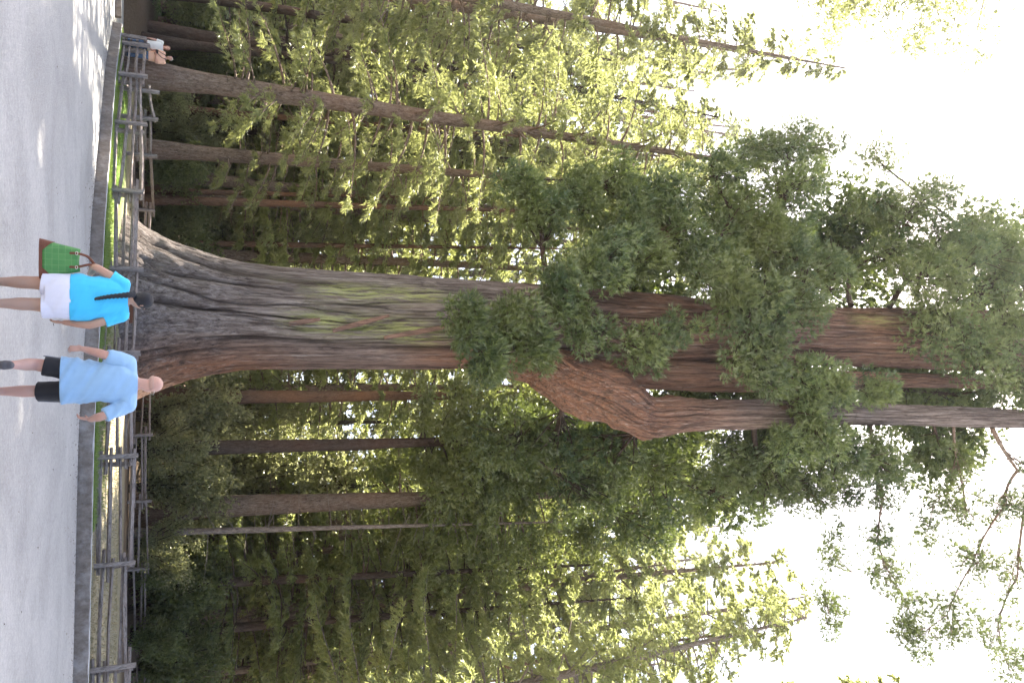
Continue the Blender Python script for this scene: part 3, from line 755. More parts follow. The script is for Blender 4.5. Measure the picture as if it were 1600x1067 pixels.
pf_fir = lambda f: max(.12, (1 - f)) ** .75
pf_full = lambda f: min(1, .55 + 1.4 * f) * max(.08, 1 - f) ** .6
# left of the giant tree
tree('tall fir with a pale scaly trunk rising right behind the couple at the fence', 'fir_tree', (245, 119), (1060, 240), 37, 33,
     .48, .10, .125, 1.0, 150, 5.2, 301, M['fir_leaf'], M['fir_bark'], droop=.42, prof=lambda f: .72 + .3 * math.sin(3 * f) * (1 - f) if f < .75 else (1.05 - f) * 2, Lb=.34, Wb=.035, dead=14, nth=36, amp=.05, dens=1.1)
tree('slender brown fir with drooping boughs midway between the couple and giant tree', 'fir_tree', (240, 234), (870, 282), 44, 31,
     .40, .09, .13, 1.0, 110, 4.4, 302, M['fir_leaf'], M['fir_bark'], droop=.45, prof=pf_full, Lb=.34, Wb=.04, dead=20, nth=30, amp=.05)
tree('tall hazy fir at the upper left with its leaning trunk entering from the edge', 'fir_tree', (740, 14), (1105, 72), 43, 40,
     .5, .08, .25, 1.0, 170, 6.2, 303, M['fir_leaf'], M['fir_bark'], droop=.4, prof=lambda f: max(.1, 1 - f) ** .8 + .1, Lb=.34, Wb=.04, dead=8, nth=28)
tree('thin dark tree rising directly behind the woman in the white shirt', 'fir_tree', (285, 70), (530, 96), 50, 29,
     .32, .07, .35, 1.0, 42, 3.6, 304, M['fir_leaf'], M['dark_bark'], droop=.4, prof=pf_full, Lb=.36, Wb=.05, dead=12)
tree('dark bare pole of a tree at the left edge beyond the couple', 'fir_tree', (300, 42), (560, 78), 55, 27,
     .25, .06, .4, 1.0, 40, 3.6, 305, M['fir_leaf'], M['dark_bark'], droop=.4, prof=pf_full, Lb=.36, Wb=.05, dead=12)
tree('dark trunk at the left edge behind drooping leaves', 'fir_tree', (390, 8), (560, 34), 48, 30,
     .35, .07, .35, 1.0, 42, 3.6, 306, M['fir_leaf'], M['dark_bark'], droop=.4, prof=pf_full, Lb=.36, Wb=.05, dead=8)
tree('thin orange lit trunk standing close left of a darker one beside the giant tree', 'redwood_tree', (232, 298), (345, 301), 52, 24,
     .20, .04, .42, 1.0, 45, 2.6, 307, M['cedar_leaf'], M['red_bark'], droop=.3, prof=pf_full, Lb=.34, Wb=.05)
tree('straight reddish trunk standing close right of the thin orange one beside the giant tree', 'redwood_tree', (232, 312), (700, 326), 49, 31,
     .27, .06, .38, 1.0, 55, 3.0, 308, M['cedar_leaf'], M['red_bark'], droop=.35, prof=pf_full, Lb=.34, Wb=.05, dead=14)
tree('thin red trunk just left of the giant trunk', 'redwood_tree', (270, 380), (690, 386), 54, 33,
     .23, .05, .36, 1.0, 55, 3.0, 309, M['cedar_leaf'], M['red_bark'], droop=.35, prof=pf_full, Lb=.34, Wb=.05, dead=16)
for i, (u0, u1, Y, rr) in enumerate(((168, 190, 52, .26), (196, 212, 56, .3), (208, 226, 62, .3))):
    tree(('reddish thin trunk right of the big pale fir', 'dark thin trunk second to the right of the big pale fir', 'dim trunk behind the slender brown fir')[i], 'redwood_tree', (240, u0), (520, u1), Y, 30,
         rr, .06, .34, 1.0, 36, 3.4, 310 + i, M['fir_leaf'], M['red_bark' if i == 0 else 'dark_bark'], droop=.4, prof=pf_full, Lb=.36, Wb=.05, dead=14)
# right of the giant tree
tree('large dense dark green cedar with a brown trunk right of the elbow limb', 'cedar_tree', (290, 793), (740, 776), 48, 40,
     .7, .12, .36, 1.0, 150, 6.2, 321, M['cedar_leaf'], M['fir_bark'], droop=.38, prof=lambda f: min(1, .75 + f) * max(.05, 1 - f) ** .55, style='clump', Lb=.32, Wb=.05, k=5, clump=.66, dead=16, nth=36, amp=.05, dens=1.0)
tree('second dark crowned cedar standing behind the elbow limb', 'cedar_tree', (300, 700), (700, 690), 45, 36,
     .42, .1, .42, 1.0, 120, 4.6, 322, M['cedar_leaf'], M['dark_bark'], droop=.35, prof=lambda f: min(1, .75 + f) * max(.05, 1 - f) ** .55, style='clump', Lb=.32, Wb=.05, k=5, clump=.64, dead=10, dens=1.0)
tree('broad dark trunk just right of the giant trunk', 'redwood_tree', (400, 620), (650, 618), 50, 34,
     .48, .1, .4, 1.0, 46, 3.8, 323, M['cedar_leaf'], M['red_bark'], droop=.3, prof=pf_full, Lb=.34, Wb=.05, nth=28)
tree('pale dead topped trunk with bare side twigs right of the big cedar trunk', 'fir_tree', (300, 830), (680, 820), 45, 25,
     .2, .05, .62, 1.0, 40, 2.6, 324, M['cedar_leaf'], M['pale_bark'], droop=.35, prof=pf_full, Lb=.34, Wb=.05, dead=46)
tree('dark narrow trunk midway between the giant trunk and the big cedar', 'redwood_tree', (300, 704), (640, 698), 56, 34,
     .3, .07, .42, 1.0, 40, 3.4, 325, M['cedar_leaf'], M['dark_bark'], droop=.35, prof=pf_full, Lb=.34, Wb=.05, dead=12)
tree('drooping dark fir at the right behind the leafy thicket', 'fir_tree', (300, 912), (700, 893), 48, 30,
     .34, .06, .16, 1.0, 120, 4.4, 326, M['cedar_leaf'], M['dark_bark'], droop=.45, prof=lambda f: max(.1, 1 - f) ** .8, Lb=.34, Wb=.045, dead=16, dens=1.1)
tree('tall fir with sparse crown on the right standing before the bright yellow tree', 'fir_tree', (300, 985), (700, 955), 50, 33,
     .34, .06, .22, 1.0, 120, 4.4, 327, M['fir_leaf'], M['dark_bark'], droop=.45, prof=lambda f: max(.1, 1 - f) ** .7, Lb=.34, Wb=.05, dead=10)
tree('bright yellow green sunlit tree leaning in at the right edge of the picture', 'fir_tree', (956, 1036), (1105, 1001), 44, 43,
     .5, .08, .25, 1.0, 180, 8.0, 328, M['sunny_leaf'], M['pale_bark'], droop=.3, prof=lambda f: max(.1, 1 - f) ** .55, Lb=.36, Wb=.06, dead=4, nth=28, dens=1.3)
# a nearer bough reaching in at the top left corner
b0 = at_y(1230, -120, 27); gz0 = float(ground_z(b0[0], 27))
o = conifer('pine_tree', (b0[0] - 1.2, 27, max(0, gz0)), (b0[0] - 1.0, 27, 44), .5, .15, .62, .90, 44, 5.9, 331, M['fir_leaf'], M['fir_bark'], droop=.25, prof=lambda f: .9 - .3 * f, style='clump', Lb=.3, Wb=.035, clump=.5, k=4)
tag(o, 'sunlit pine bough tips reaching in at the upper left corner of the picture', 'tree')

# the forest behind: prototypes, then copies
protos = []
specs = [('fir_tree', 36, .34, .16, 105, 4.4, 'fir_leaf', 'fir_bark', .42, lambda f: max(.1, 1 - f) ** .75),
         ('fir_tree', 30, .30, .10, 105, 4.2, 'fir_leaf', 'dark_bark', .45, lambda f: max(.1, 1 - f) ** .8),
         ('redwood_tree', 40, .42, .22, 110, 3.9, 'cedar_leaf', 'red_bark', .3, pf_full),
         ('fir_tree', 16, .2, .03, 80, 3.6, 'cedar_leaf', 'dark_bark', .4, lambda f: max(.1, 1 - f) ** .7),
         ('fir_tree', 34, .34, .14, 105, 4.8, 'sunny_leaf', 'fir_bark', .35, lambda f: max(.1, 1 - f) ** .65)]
BACK = 'conifers of the forest behind the enclosure'
BLAB = ['green forest fir with a pale trunk standing far behind the enclosure', 'darker forest fir clothed almost to the ground far behind the enclosure', 'forest redwood with a red trunk standing far behind the enclosure',
        'short bushy young fir under the tall trees behind the enclosure', 'yellow green sunlit fir far behind the enclosure']
rf = np.random.default_rng(77)
spots = []
for row, (Yr, n, span) in enumerate(((57, 11, 27), (64, 12, 33), (72, 13, 39), (82, 15, 46), (95, 18, 56))):
    for i in range(n):
        x = -span + 2 * span * (i + rf.uniform(.15, .85)) / n
        spots.append((x, Yr + rf.uniform(-3, 3), row))
for i, (x, y, row) in enumerate(spots):
    kind = int(rf.choice([0, 1, 2, 3, 4], p=[.26, .22, .2, .16, .16]))
    while len(protos) <= 4:
        s = specs[len(protos)]
        o = conifer(s[0], (0, 0, 0), (0, 0, s[1]), s[2], .05, s[3], 1.0, s[4], s[5], 340 + len(protos), M[s[6]], M[s[7]], droop=s[8], prof=s[9], Lb=.36, Wb=.075, dead=14, nth=14, tw=1.15, k=4, bend=.3, dens=1.2)
        tag(o, BLAB[len(protos)], 'tree', BACK); protos.append([o, False])
    pr = protos[kind]
    if pr[1]: o = copy_tree(pr[0])
    else: o = pr[0]; pr[1] = True
    o.location = (x, y, float(ground_z(x, y)) - .1); o.rotation_euler = (0, 0, rf.uniform(0, 6.28)); sc = rf.uniform(.85, 1.2); o.scale = (sc, sc, sc * rf.uniform(.92, 1.1))
FILL = [('pale fir standing right behind the upper crown of the giant tree', 400, 56, 42, True),
        ('soft green fir behind the tall pale scaly trunk', 180, 57, 44, False),
        ('yellowish fir behind the upper trunk of the slender brown fir', 275, 54, 41, True),
        ('hazy pale green fir at the upper left between two taller trunks', 60, 52, 41, False),
        ('green fir filling the gap between the big dense cedar and the yellow trees', 880, 56, 39, False),
        ('yellow green fir of middle height left of the bright leaning tree at the right edge', 960, 53, 38, True)]
for i, (lb, u, Y, top, sunny) in enumerate(FILL):
    pr = protos[4 if sunny else (0, 1)[i % 2]]; o = copy_tree(pr[0]); x = at_y(300, u, Y)[0]; gz = float(ground_z(x, Y))
    sc = (top - gz) / specs[4 if sunny else (0, 1)[i % 2]][1]; o.location = (x, Y, gz - .1); o.scale = (sc * 1.1, sc * 1.1, sc); o.rotation_euler = (0, 0, 1.7 * i)
    tag(o, lb, 'tree'); del o['group']
tall = [(-34, 86), (-28, 90), (-22, 84), (-17, 91), (-12, 86), (-7, 92), (-2, 86), (-38, 93), (-31, 96), (-19, 97), (3, 92), (14, 88), (19, 84), (24, 90), (29, 86), (34, 92), (21, 97), (30, 97), (39, 86), (-42, 86)]
for i, (x, Y) in enumerate(tall):
    k = (0, 4, 0, 2, 4)[i % 5]; o = copy_tree(protos[k][0]); sc = (47 + rf.uniform(-4, 5)) / specs[k][1]; sc *= Y / 63
    o.location = (x, Y, float(ground_z(x, Y)) - .1); o.scale = (sc * 1.15, sc * 1.15, sc); o.rotation_euler = (0, 0, rf.uniform(0, 6.28))
    o['label'] = ('tall pale trunked fir towering at the back of the forest', 'x', 'tall redwood towering at the back of the forest', 'x', 'tall yellow green fir towering at the back of the forest')[k]; o['group'] = 'towering trees at the back of the forest'
for i, (lb, x, Y, top, k) in enumerate((('tall yellow green fir behind the bright leaning tree near the right edge', 17.5, 53, 49, 4), ('very tall yellow green fir at the right edge far behind the bright leaning tree', 22.5, 58, 56, 4), ('tall green fir between the bright leaning tree and the open limbs', 13.8, 60, 50, 4))):
    o = copy_tree(protos[k][0]); sc = top / specs[k][1]; o.location = (x, Y, .4); o.scale = (sc * 1.15, sc * 1.15, sc); o.rotation_euler = (0, 0, 1.3 * i + .4); tag(o, lb, 'tree'); del o['group']
for i, (lb, x, Y, top, k) in enumerate((('tall fir outside the left edge of the picture beside the pale log', -19.5, 31, 42, 0), ('tall fir outside the right edge of the picture beyond the fence', 17.5, 31, 38, 1),
                                        ('tall fir at the left edge of the picture behind the bank', -17, 38.5, 40, 0))):
    o = copy_tree(protos[k][0]); sc = top / specs[k][1]; o.location = (x, Y, .3); o.scale = (sc,) * 3; o.rotation_euler = (0, 0, 2.1 * i); tag(o, lb, 'tree'); del o['group']
for pr in protos:
    if not pr[1]:
        for c in list(pr[0].children): bpy.data.objects.remove(c)
        bpy.data.objects.remove(pr[0])

# ---------------------------------------------------------------- shrubs
def shrub(name, seed, rx, ry, h, nst, leaf, n, L=.11, W=.035, k=6, bark='dark_bark', clump=.32, up=.2):
    r = np.random.default_rng(seed); root = empty(name)
    wd = Wood(); lf = Leaves(seed); C = []
    for i in range(nst):
        a = r.uniform(0, 6.28); q = r.random() ** .5
        e = np.array([math.cos(a) * rx * q, math.sin(a) * ry * q, h * (1 - .35 * q * q) * r.uniform(.75, 1.0)])
        t = np.linspace(0, 1, 5)[:, None]
        m = np.array([e[0] * .35, e[1] * .35, e[2] * .6])
        P = 2 * t * (1 - t) * m + t * t * e + np.array([r.normal(0, .12), r.normal(0, .12), -.1]) * (1 - t)
        wd.add(P, np.linspace(.035, .008, 5), 4)
        mm = max(3, n // nst)
        w = r.uniform(.25, 1.0, mm)
        Q = np.stack([np.interp(w, t[:, 0], P[:, j]) for j in range(3)], 1) + r.normal(0, .2, (mm, 3)) * np.array([rx, ry, h * .35]) * .8
        Q[:, 2] = np.maximum(Q[:, 2], .1); C.append(Q)
    lf.tufts(np.vstack(C), clump * r.uniform(.6, 1.3, len(np.vstack(C))), 16, L, W, k=k, up=up, squash=.8, shell=.3)
    tag(link('stems', wd.mesh('stems'), M[bark], root), kind='stuff'); link('foliage', lf.mesh('foliage'), M[leaf], root)
    return root
SH = 'shrubs along the far fence'
def put_shrub(o, v, u, Y, label, group=None, rz=0, sc=1.0):
    p = at_y(v, u, Y); o.location = (p[0], Y, float(ground_z(p[0], Y)) - .05); o.rotation_euler = (0, 0, rz); o.scale = (sc,) * 3
    tag(o, label, 'shrub', group)
S1 = shrub('leafy_shrub', 401, 1.8, 1.3, 4.2, 18, 'shrub_leaf', 260, clump=.36)
put_shrub(S1, 230, 705, 44.3, 'pale leaved bush behind the far fence right of the man')
S2 = shrub('leafy_shrub', 402, 2.0, 1.3, 3.9, 18, 'shrub_leaf', 260, clump=.36)
put_shrub(S2, 230, 855, 45, 'rounded pale leaved bush catching sun at the fence before the dark hollow')
S3 = shrub('thicket_shrub', 403, 2.2, 1.6, 6.8, 24, 'shrub_leaf', 380, clump=.45, L=.16, W=.05)
put_shrub(S3, 230, 650, 47, 'tall leafy thicket against the right flank of the giant trunk')
S4 = shrub('thicket_shrub', 404, 2.3, 1.8, 5.6, 22, 'cedar_leaf', 320, clump=.45, L=.16, W=.05)
put_shrub(S4, 230, 950, 47, 'dark leaved thicket in the shady hollow at the right')
def more(src, v, u, Y, label, rz, sc, group=None):
    c = copy_tree(src); put_shrub(c, v, u, Y, label, group, rz, sc)
for i, (src, u, Y, sc) in enumerate(((S3, 760, 45.5, .9), (S3, 560, 50, 1.0), (S4, 1040, 47, 1.0), (S4, 890, 49, 1.1), (S3, 800, 49, .9), (S4, 905, 45.5, .5), (S4, 1000, 45.5, .6))):
    more(src, 230, u, Y, ('tall pale thicket in front of the big cedar trunk', 'leafy thicket hidden partly behind the giant trunk', 'dark thicket at the right edge of the picture', 'big dark thicket behind the sunlit rounded bush',
         'pale thicket right behind the big cedar trunk', 'low dark bush in front of the shady hollow', 'low dark bush near the right edge in front of the hollow')[i], 1.3 * i, sc)
for i, (src, u, Y, sc) in enumerate(((S4, 270, 48, .75), (S4, 350, 50, .8), (S3, 150, 47, .6), (S3, 205, 52, .75), (S4, 30, 55, .95), (S4, -20, 52, .9), (S4, 85, 54, .9), (S3, 310, 56, 1.0), (S4, 420, 54, 1.0), (S4, -60, 56, 1.2), (S3, 60, 58, 1.3))):
    more(src, 230, u, Y, ('dark bush left of the orange lit trunk', 'dark bush between the orange lit trunk and the giant trunk', 'sunny leaved bush just right of the big pale fir', 'leafy bush beside the slender brown fir',
         'dark bush on the bank above the pale log', 'dark bush at the left edge on top of the bank', 'dark bush behind the couple', 'tall thicket far behind the orange lit trunk', 'dark thicket peeping out left behind the giant trunk',
         'broad dark thicket outside the left edge of the bank', 'tall thicket far behind the bank')[i], 1.1 * i + .5, sc)

UN = 'leafy understory trees in the sunlit gaps behind the enclosure'
ru_ = np.random.default_rng(88)
U1 = shrub('understory_tree', 411, 3.4, 3.0, 9.5, 26, 'sunny_leaf', 330, clump=.62, L=.2, W=.07, k=5)
U2 = shrub('understory_tree', 412, 3.0, 3.0, 13.0, 26, 'shrub_leaf', 330, clump=.66, L=.22, W=.07, k=5)
for i, (u, Y) in enumerate(((10, 60), (70, 57), (150, 58), (215, 57), (275, 60), (330, 58), (395, 60), (440, 66), (590, 58), (640, 57), (700, 61), (760, 58), (840, 60), (900, 66), (960, 58), (1040, 60), (1100, 58), (-50, 64))):
    src = (U1, U2)[i % 2]; o = src if i < 2 else copy_tree(src)
    put_shrub(o, 230, u, Y, ('yellow green broadleaf understory tree lit through the gaps between the trunks', 'green broadleaf understory tree half hidden between the trunks')[i % 2], UN, ru_.uniform(0, 6.28), ru_.uniform(.8, 1.25))
    o['category'] = 'tree'

r_ = np.random.default_rng(61); n_ = 1100; lf = Leaves(62)
x_ = r_.uniform(-11, 11, n_); P_ = np.stack([x_, np.where(r_.random(n_) < .85, kerb_y(x_) - np.abs(r_.normal(0, .8, n_) * r_.normal(0, 1, n_)) - .03, r_.uniform(7, 32, n_)), np.full(n_, .008)], 1)
P_ = P_[P_[:, 1] < kerb_y(P_[:, 0]) - .02]
D_ = np.stack([np.cos(x_ * 99), np.sin(x_ * 99), 0 * x_], 1)[:len(P_)]
lf.blades(P_, D_, .06, .007, .15, 1)
M['litter'] = simple('dry_needles', (.12, .08, .05), .9)
tag(link('needle_litter', lf.mesh('needle_litter'), M['litter']), 'dry needles and leaf scraps lying on the paving', None, None, 'stuff')

# ---------------------------------------------------------------- added haze volume, standing in for lens flare and veiling glare
bm = bmesh.new(); bmesh.ops.create_cube(bm, size=1)
for v_ in bm.verts: v_.co = Vector((v_.co.x * 900, v_.co.y * 900 + 50, -1.3 + (v_.co.z + .5) * 90))
me = bpy.data.meshes.new('haze'); bm.to_mesh(me); bm.free()
hm = bpy.data.materials.new('haze'); hm.use_nodes = True; hn = hm.node_tree.nodes; hn.remove(hn['Principled BSDF'])
pvn = hn.new('ShaderNodeVolumePrincipled'); pvn.inputs['Density'].default_value = HAZE; pvn.inputs['Color'].default_value = (.95, .96, 1, 1); pvn.inputs['Anisotropy'].default_value = .6
hm.node_tree.links.new(pvn.outputs[0], hn['Material Output'].inputs['Volume'])
tag(link('haze', me, hm), 'thin haze added among the trees to imitate the glow of lens flare', None, None, 'stuff')

# ---------------------------------------------------------------- grass
def grass(name, label, mat, n, xf, sf, seed, h=.12, w=.006):
    r = np.random.default_rng(seed); x = xf(r, n); s = sf(r, n); y = kerb_y(x) + s
    P = np.stack([x, y, ground_z(x, y) - .01], 1); lf = Leaves(seed)
    lf.blades(P, np.array([[0, 0, 1.0]]).repeat(n, 0), h, w, .28, 3)
    tag(link(name, lf.mesh(name), mat), label, None, None, 'stuff')
grass('grass', 'fresh green grass along the back of the kerb wall and in the left of the enclosure', M['grass_blade'], 18000,
      lambda r, n: np.where(r.random(n) < .6, r.uniform(-12.5, 0, n), r.uniform(-3, 5, n)), lambda r, n: .36 + np.abs(r.normal(0, 1, n)) * np.where(r.random(n) < .5, .25, 1.6), 501, .10, .008)
grass('dry_grass', 'short dry tan grass in the right of the enclosure', M['dry_blade'], 10000, lambda r, n: r.uniform(-2, 14, n), lambda r, n: r.uniform(.5, 8, n), 502, .07, .008)

# ---------------------------------------------------------------- people
A3 = lambda *p: np.array(p, float)
def add_rings(bm, rings):
    """rings: list of (k,3) arrays; closed at both ends"""
    prev = None; first = None
    for rg in rings:
        vs = [bm.verts.new(p) for p in rg]
        if prev:
            k = len(vs)
            for j in range(k): bm.faces.new((prev[j], prev[(j + 1) % k], vs[(j + 1) % k], vs[j]))
        else: first = vs
        prev = vs
    bm.faces.new(first[::-1]); bm.faces.new(prev)
def chain(bm, pts, rad, k=12, side=None, flat=1.0, cap=True):
    """tapered limb through pts; flat squeezes it across 'side'"""
    P = np.array(pts, float); r = np.array(rad, float)
    d = np.r_[0, np.cumsum(np.linalg.norm(np.diff(P, axis=0), axis=1))]
    n = max(6, int(d[-1] / max(.012, r.mean() * .5)))
    s = np.linspace(0, d[-1], n)
    Q = np.stack([np.interp(s, d, P[:, j]) for j in range(3)], 1); rq = np.interp(s, d, r)
    for _ in range(max(1, n // 8)):
        Q[1:-1] = .25 * Q[:-2] + .5 * Q[1:-1] + .25 * Q[2:]; rq[1:-1] = .25 * rq[:-2] + .5 * rq[1:-1] + .25 * rq[2:]
    t = norm(np.gradient(Q, axis=0))
    a = np.array([0, 1.0, 0.02]) if side is None else np.asarray(side, float)
    if side is None and abs(t[0] @ a) > .9: a = np.array([1.0, 0, 0])
    u = norm(np.cross(t, np.broadcast_to(a, t.shape))); w = norm(np.cross(u, t))    # w is along 'side'
    th = np.arange(k) * 2 * np.pi / k
    def ring(c, rr, uu, ww): return c + rr * (np.cos(th)[:, None] * uu + np.sin(th)[:, None] * ww * flat)
    R_list = []
    if cap:
        for e in (.95, .7, .35): R_list.append(ring(Q[0] - t[0] * rq[0] * e, rq[0] * math.sqrt(1 - e * e), u[0], w[0]))
    for i in range(n): R_list.append(ring(Q[i], rq[i], u[i], w[i]))
    if cap:
        for e in (.35, .7, .95): R_list.append(ring(Q[-1] + t[-1] * rq[-1] * e, rq[-1] * math.sqrt(1 - e * e), u[-1], w[-1]))
    add_rings(bm, R_list)
def ovals(bm, L, yaw=0.0, k=24, sq=2.4):
    """L: (centre, rx, ry) horizontal rounded sections, interpolated"""
    C = np.array([l[0] for l in L], float); rx = np.array([l[1] for l in L]); ry = np.array([l[2] for l in L])
    t = np.arange(len(L)); tt = np.linspace(0, len(L) - 1, (len(L) - 1) * 6 + 1)
    C = np.stack([np.interp(tt, t, C[:, j]) for j in range(3)], 1); rx = np.interp(tt, t, rx); ry = np.interp(tt, t, ry)
    for _ in range(4):
        for a in (C, rx, ry): a[1:-1] = .25 * a[:-2] + .5 * a[1:-1] + .25 * a[2:]
    th = np.arange(k) * 2 * np.pi / k; c, s = np.cos(th), np.sin(th)
    q = (np.abs(c) ** sq + np.abs(s) ** sq) ** (-1 / sq); cy, sy = math.cos(yaw), math.sin(yaw)
    out = []
    for i in range(len(tt)):
        x = c * q * rx[i]; y = s * q * ry[i]
        out.append(C[i] + np.stack([x * cy - y * sy, x * sy + y * cy, 0 * x], 1))
    add_rings(bm, out)
def blob(bm, c, rad, f=None, seg=14):
    """ellipsoid in a head frame f = (right, forward, up)"""
    c = np.asarray(c, float); f = f or (A3(1, 0, 0), A3(0, 1, 0), A3(0, 0, 1))
    rr = []
    for e in np.linspace(-.97, .97, 9):
        ph = np.arange(seg) * 2 * np.pi / seg; q = math.sqrt(1 - e * e)
        rr.append(c + f[2] * e * rad[2] + q * (np.cos(ph)[:, None] * f[0] * rad[0] + np.sin(ph)[:, None] * f[1] * rad[1]))
    add_rings(bm, rr)
def grown(name, bm, voxel, sm, mat, parent, post=None):
    bmesh.ops.recalc_face_normals(bm, faces=bm.faces)
    me = bpy.data.meshes.new(name); bm.to_mesh(me); bm.free()
    o = bpy.data.objects.new('scratch', me); COL.objects.link(o)
    md = o.modifiers.new('r', 'REMESH'); md.mode = 'VOXEL'; md.voxel_size = voxel; md.use_smooth_shade = True
    ms = o.modifiers.new('s', 'SMOOTH'); ms.factor = .5; ms.iterations = sm
    dg = bpy.context.evaluated_depsgraph_get(); dg.update()
    m2 = bpy.data.meshes.new_from_object(o.evaluated_get(dg), depsgraph=dg)
    bpy.data.objects.remove(o); bpy.data.meshes.remove(me)
    m2.name = name; m2.materials.clear()
    n = len(m2.vertices)
    if post:
        co = np.zeros(n * 3, np.float32); no = np.zeros(n * 3, np.float32)
        m2.vertices.foreach_get('co', co); m2.vertices.foreach_get('normal', no)
        m2.vertices.foreach_set('co', post(co.reshape(-1, 3), no.reshape(-1, 3)).astype(np.float32).ravel()); m2.update()
    m2.polygons.foreach_set('use_smooth', np.ones(len(m2.polygons), bool))
    return link(name, m2, mat, parent)

def skin_mat(name, col, spec=.35):
    m, nt, nd, ln, b = mat_new(name)
    f = noise(nt, 14, 4); g = noise(nt, 3, 3)
    c = mix(nt, f, tuple(x * .88 for x in col), col)
    c = mix(nt, ramp_fac(nt, g, .45, .75), c, (col[0] * .95, col[1] * .78, col[2] * .72))
    ln.new(c, b.inputs['Base Color']); b.inputs['Roughness'].default_value = .5; b.inputs['Specular IOR Level'].default_value = spec
    b.inputs['Subsurface Weight'].default_value = .08; b.inputs['Subsurface Radius'].default_value = (.01, .004, .002)
    return m
M['skin_pink'] = skin_mat('skin_pink', (.56, .34, .27)); M['skin_tan'] = skin_mat('skin_tan', (.50, .31, .22))
M['skin_far'] = skin_mat('skin_far', (.60, .34, .25))
M['tee_sky'] = simple('tee_sky', (.075, .55, .86), .85, .05, 6, .15, 300, .2, .1)
M['tee_pale'] = simple('tee_pale', (.30, .47, .66), .85, .08, 5, .15, 300, .2, .1)
M['white_cotton'] = simple('white_cotton', (.80, .78, .86), .85, .03, 5, .15, 300, .1, .1)
M['black_nylon'] = simple('black_nylon', (.012, .012, .016), .6, .2, 5, .1, 200, .1, .3)
M['grey_trim'] = simple('grey_trim', (.25, .25, .27), .7)
M['hair_black'] = simple('hair_black', (.010, .009, .012), .5, .3, 30, .6, 160, 0, .4)
M['hair_short'] = simple('hair_short', (.47, .29, .23), .75, .15, 60, .3, 400)
M['shoe'] = simple('shoe', (.12, .11, .11), .7)
M['denim'] = simple('denim', (.10, .15, .24), .9, .2, 9, .2, 200)
M['white_tee'] = simple('white_tee', (.80, .79, .74), .85, .04)
M['peach'] = simple('peach_cotton', (.80, .48, .33), .85, .06)
M['hair_brown'] = simple('hair_brown', (.16, .07, .04), .6, .3, 30)
M['hair_grey'] = simple('hair_grey', (.45, .40, .36), .7, .2, 30)
M['eye'] = simple('eye', (.03, .02, .02), .3)
M['leather'] = simple('brown_leather', (.16, .055, .028), .5, .25, 12, .2, 120)
M['metal'] = simple('buckle_metal', (.6, .58, .55), .3, .05); M['metal'].node_tree.nodes['Principled BSDF'].inputs['Metallic'].default_value = 1
M['lens'] = simple('black_plastic', (.015, .015, .017), .4)

def hand(bm, w, d, n, side, curl=.5, sc=1.0):
    """w wrist, d finger direction, n palm normal (fingers curl towards it), side towards the thumb"""
    d = norm(np.asarray(d, float)); n = np.asarray(n, float); n = norm(n - d * (n @ d)); s = np.cross(d, n); s = s if s @ np.asarray(side) > 0 else -s
    chain(bm, [w - d * .01, w + d * .03 * sc, w + d * .085 * sc], [.027 * sc, .038 * sc, .040 * sc], 12, n, .42)
    for j, (o, L) in enumerate(((.034, .074), (.0115, .084), (-.0115, .078), (-.034, .060))):
        p = w + d * .085 * sc + s * o * sc; dd = d + s * o * 4.5; a = 0; pts = [p - d * .02]; 
        for q in (.42, .33, .25):
            p = p + norm(dd) * L * q * sc; pts.append(p.copy()); a += curl * (.75 + .12 * j); dd = (d + s * o * 4.5) * math.cos(a) + n * math.sin(a)
        chain(bm, pts, np.array([.0092, .0088, .0082, .0072]) * sc, 8)
    b = w + d * .025 * sc + s * .028 * sc
    chain(bm, [b, b + (s * .7 + d * .6 + n * .25) * .035 * sc, b + (s * .75 + d * 1.25 + n * .7) * .05 * sc], [.014 * sc, .0115 * sc, .009 * sc], 8)
def head(bm, c, fwd, sc=1.0, wide=1.0):
    fw = norm(np.asarray(fwd, float)); up = A3(0, 0, 1); up = norm(up - fw * (up @ fw)); rt = np.cross(fw, up); f = (rt, fw, up)
    P = lambda x, y, z: c + (rt * x * wide + fw * y + up * z) * sc
    s = sc
    blob(bm, P(0, -.012, .030), (.078 * s * wide, .098 * s, .090 * s), f, 20)
    blob(bm, P(0, .022, -.025), (.066 * s * wide, .074 * s, .085 * s), f, 18)
    blob(bm, P(0, .052, -.082), (.036 * s * wide, .034 * s, .030 * s), f)
    chain(bm, [P(0, .088, .020), P(0, .106, -.012), P(0, .112, -.024)], [.010 * s, .013 * s, .015 * s], 8)
    for x in (-1, 1):
        blob(bm, P(x * .016, .098, -.028), (.009 * s, .01 * s, .008 * s), f, 8)
        chain(bm, [P(x * .078, -.008, .022), P(x * .090, -.022, .010), P(x * .084, -.012, -.024)], [.011 * s, .016 * s, .009 * s], 8, rt, .5)
        chain(bm, [P(x * .014, .088, .030), P(x * .045, .078, .032)], [.009 * s, .008 * s], 8)
    chain(bm, [P(-.022, .088, -.058), P(0, .094, -.056), P(.022, .088, -.058)], [.006 * s, .009 * s, .006 * s], 8)
    return P, f
def person(label, base, J, skin, group=None, **kw):
    root = empty('person', tuple(base)); tag(root, label, 'person', group)
    return root
def body_limbs(bm, J, arm=1.0, leg=1.0):
    for s in 'LR':
        sh, el, wr = J['sh' + s], J['el' + s], J['wr' + s]
        chain(bm, [sh, sh * .5 + el * .5, el, el * .72 + wr * .28, el * .3 + wr * .7, wr], np.array([.062, .053, .043, .046, .036, .028]) * arm, 14)
        hp, kn, an = J['hp' + s], J['kn' + s], J['an' + s]
        bk = A3(0, -.012, 0)
        chain(bm, [hp, hp * .5 + kn * .5, kn, kn * .68 + an * .32 + bk, kn * .35 + an * .65, an], np.array([.10, .086, .060, .064, .046, .038]) * leg, 16)
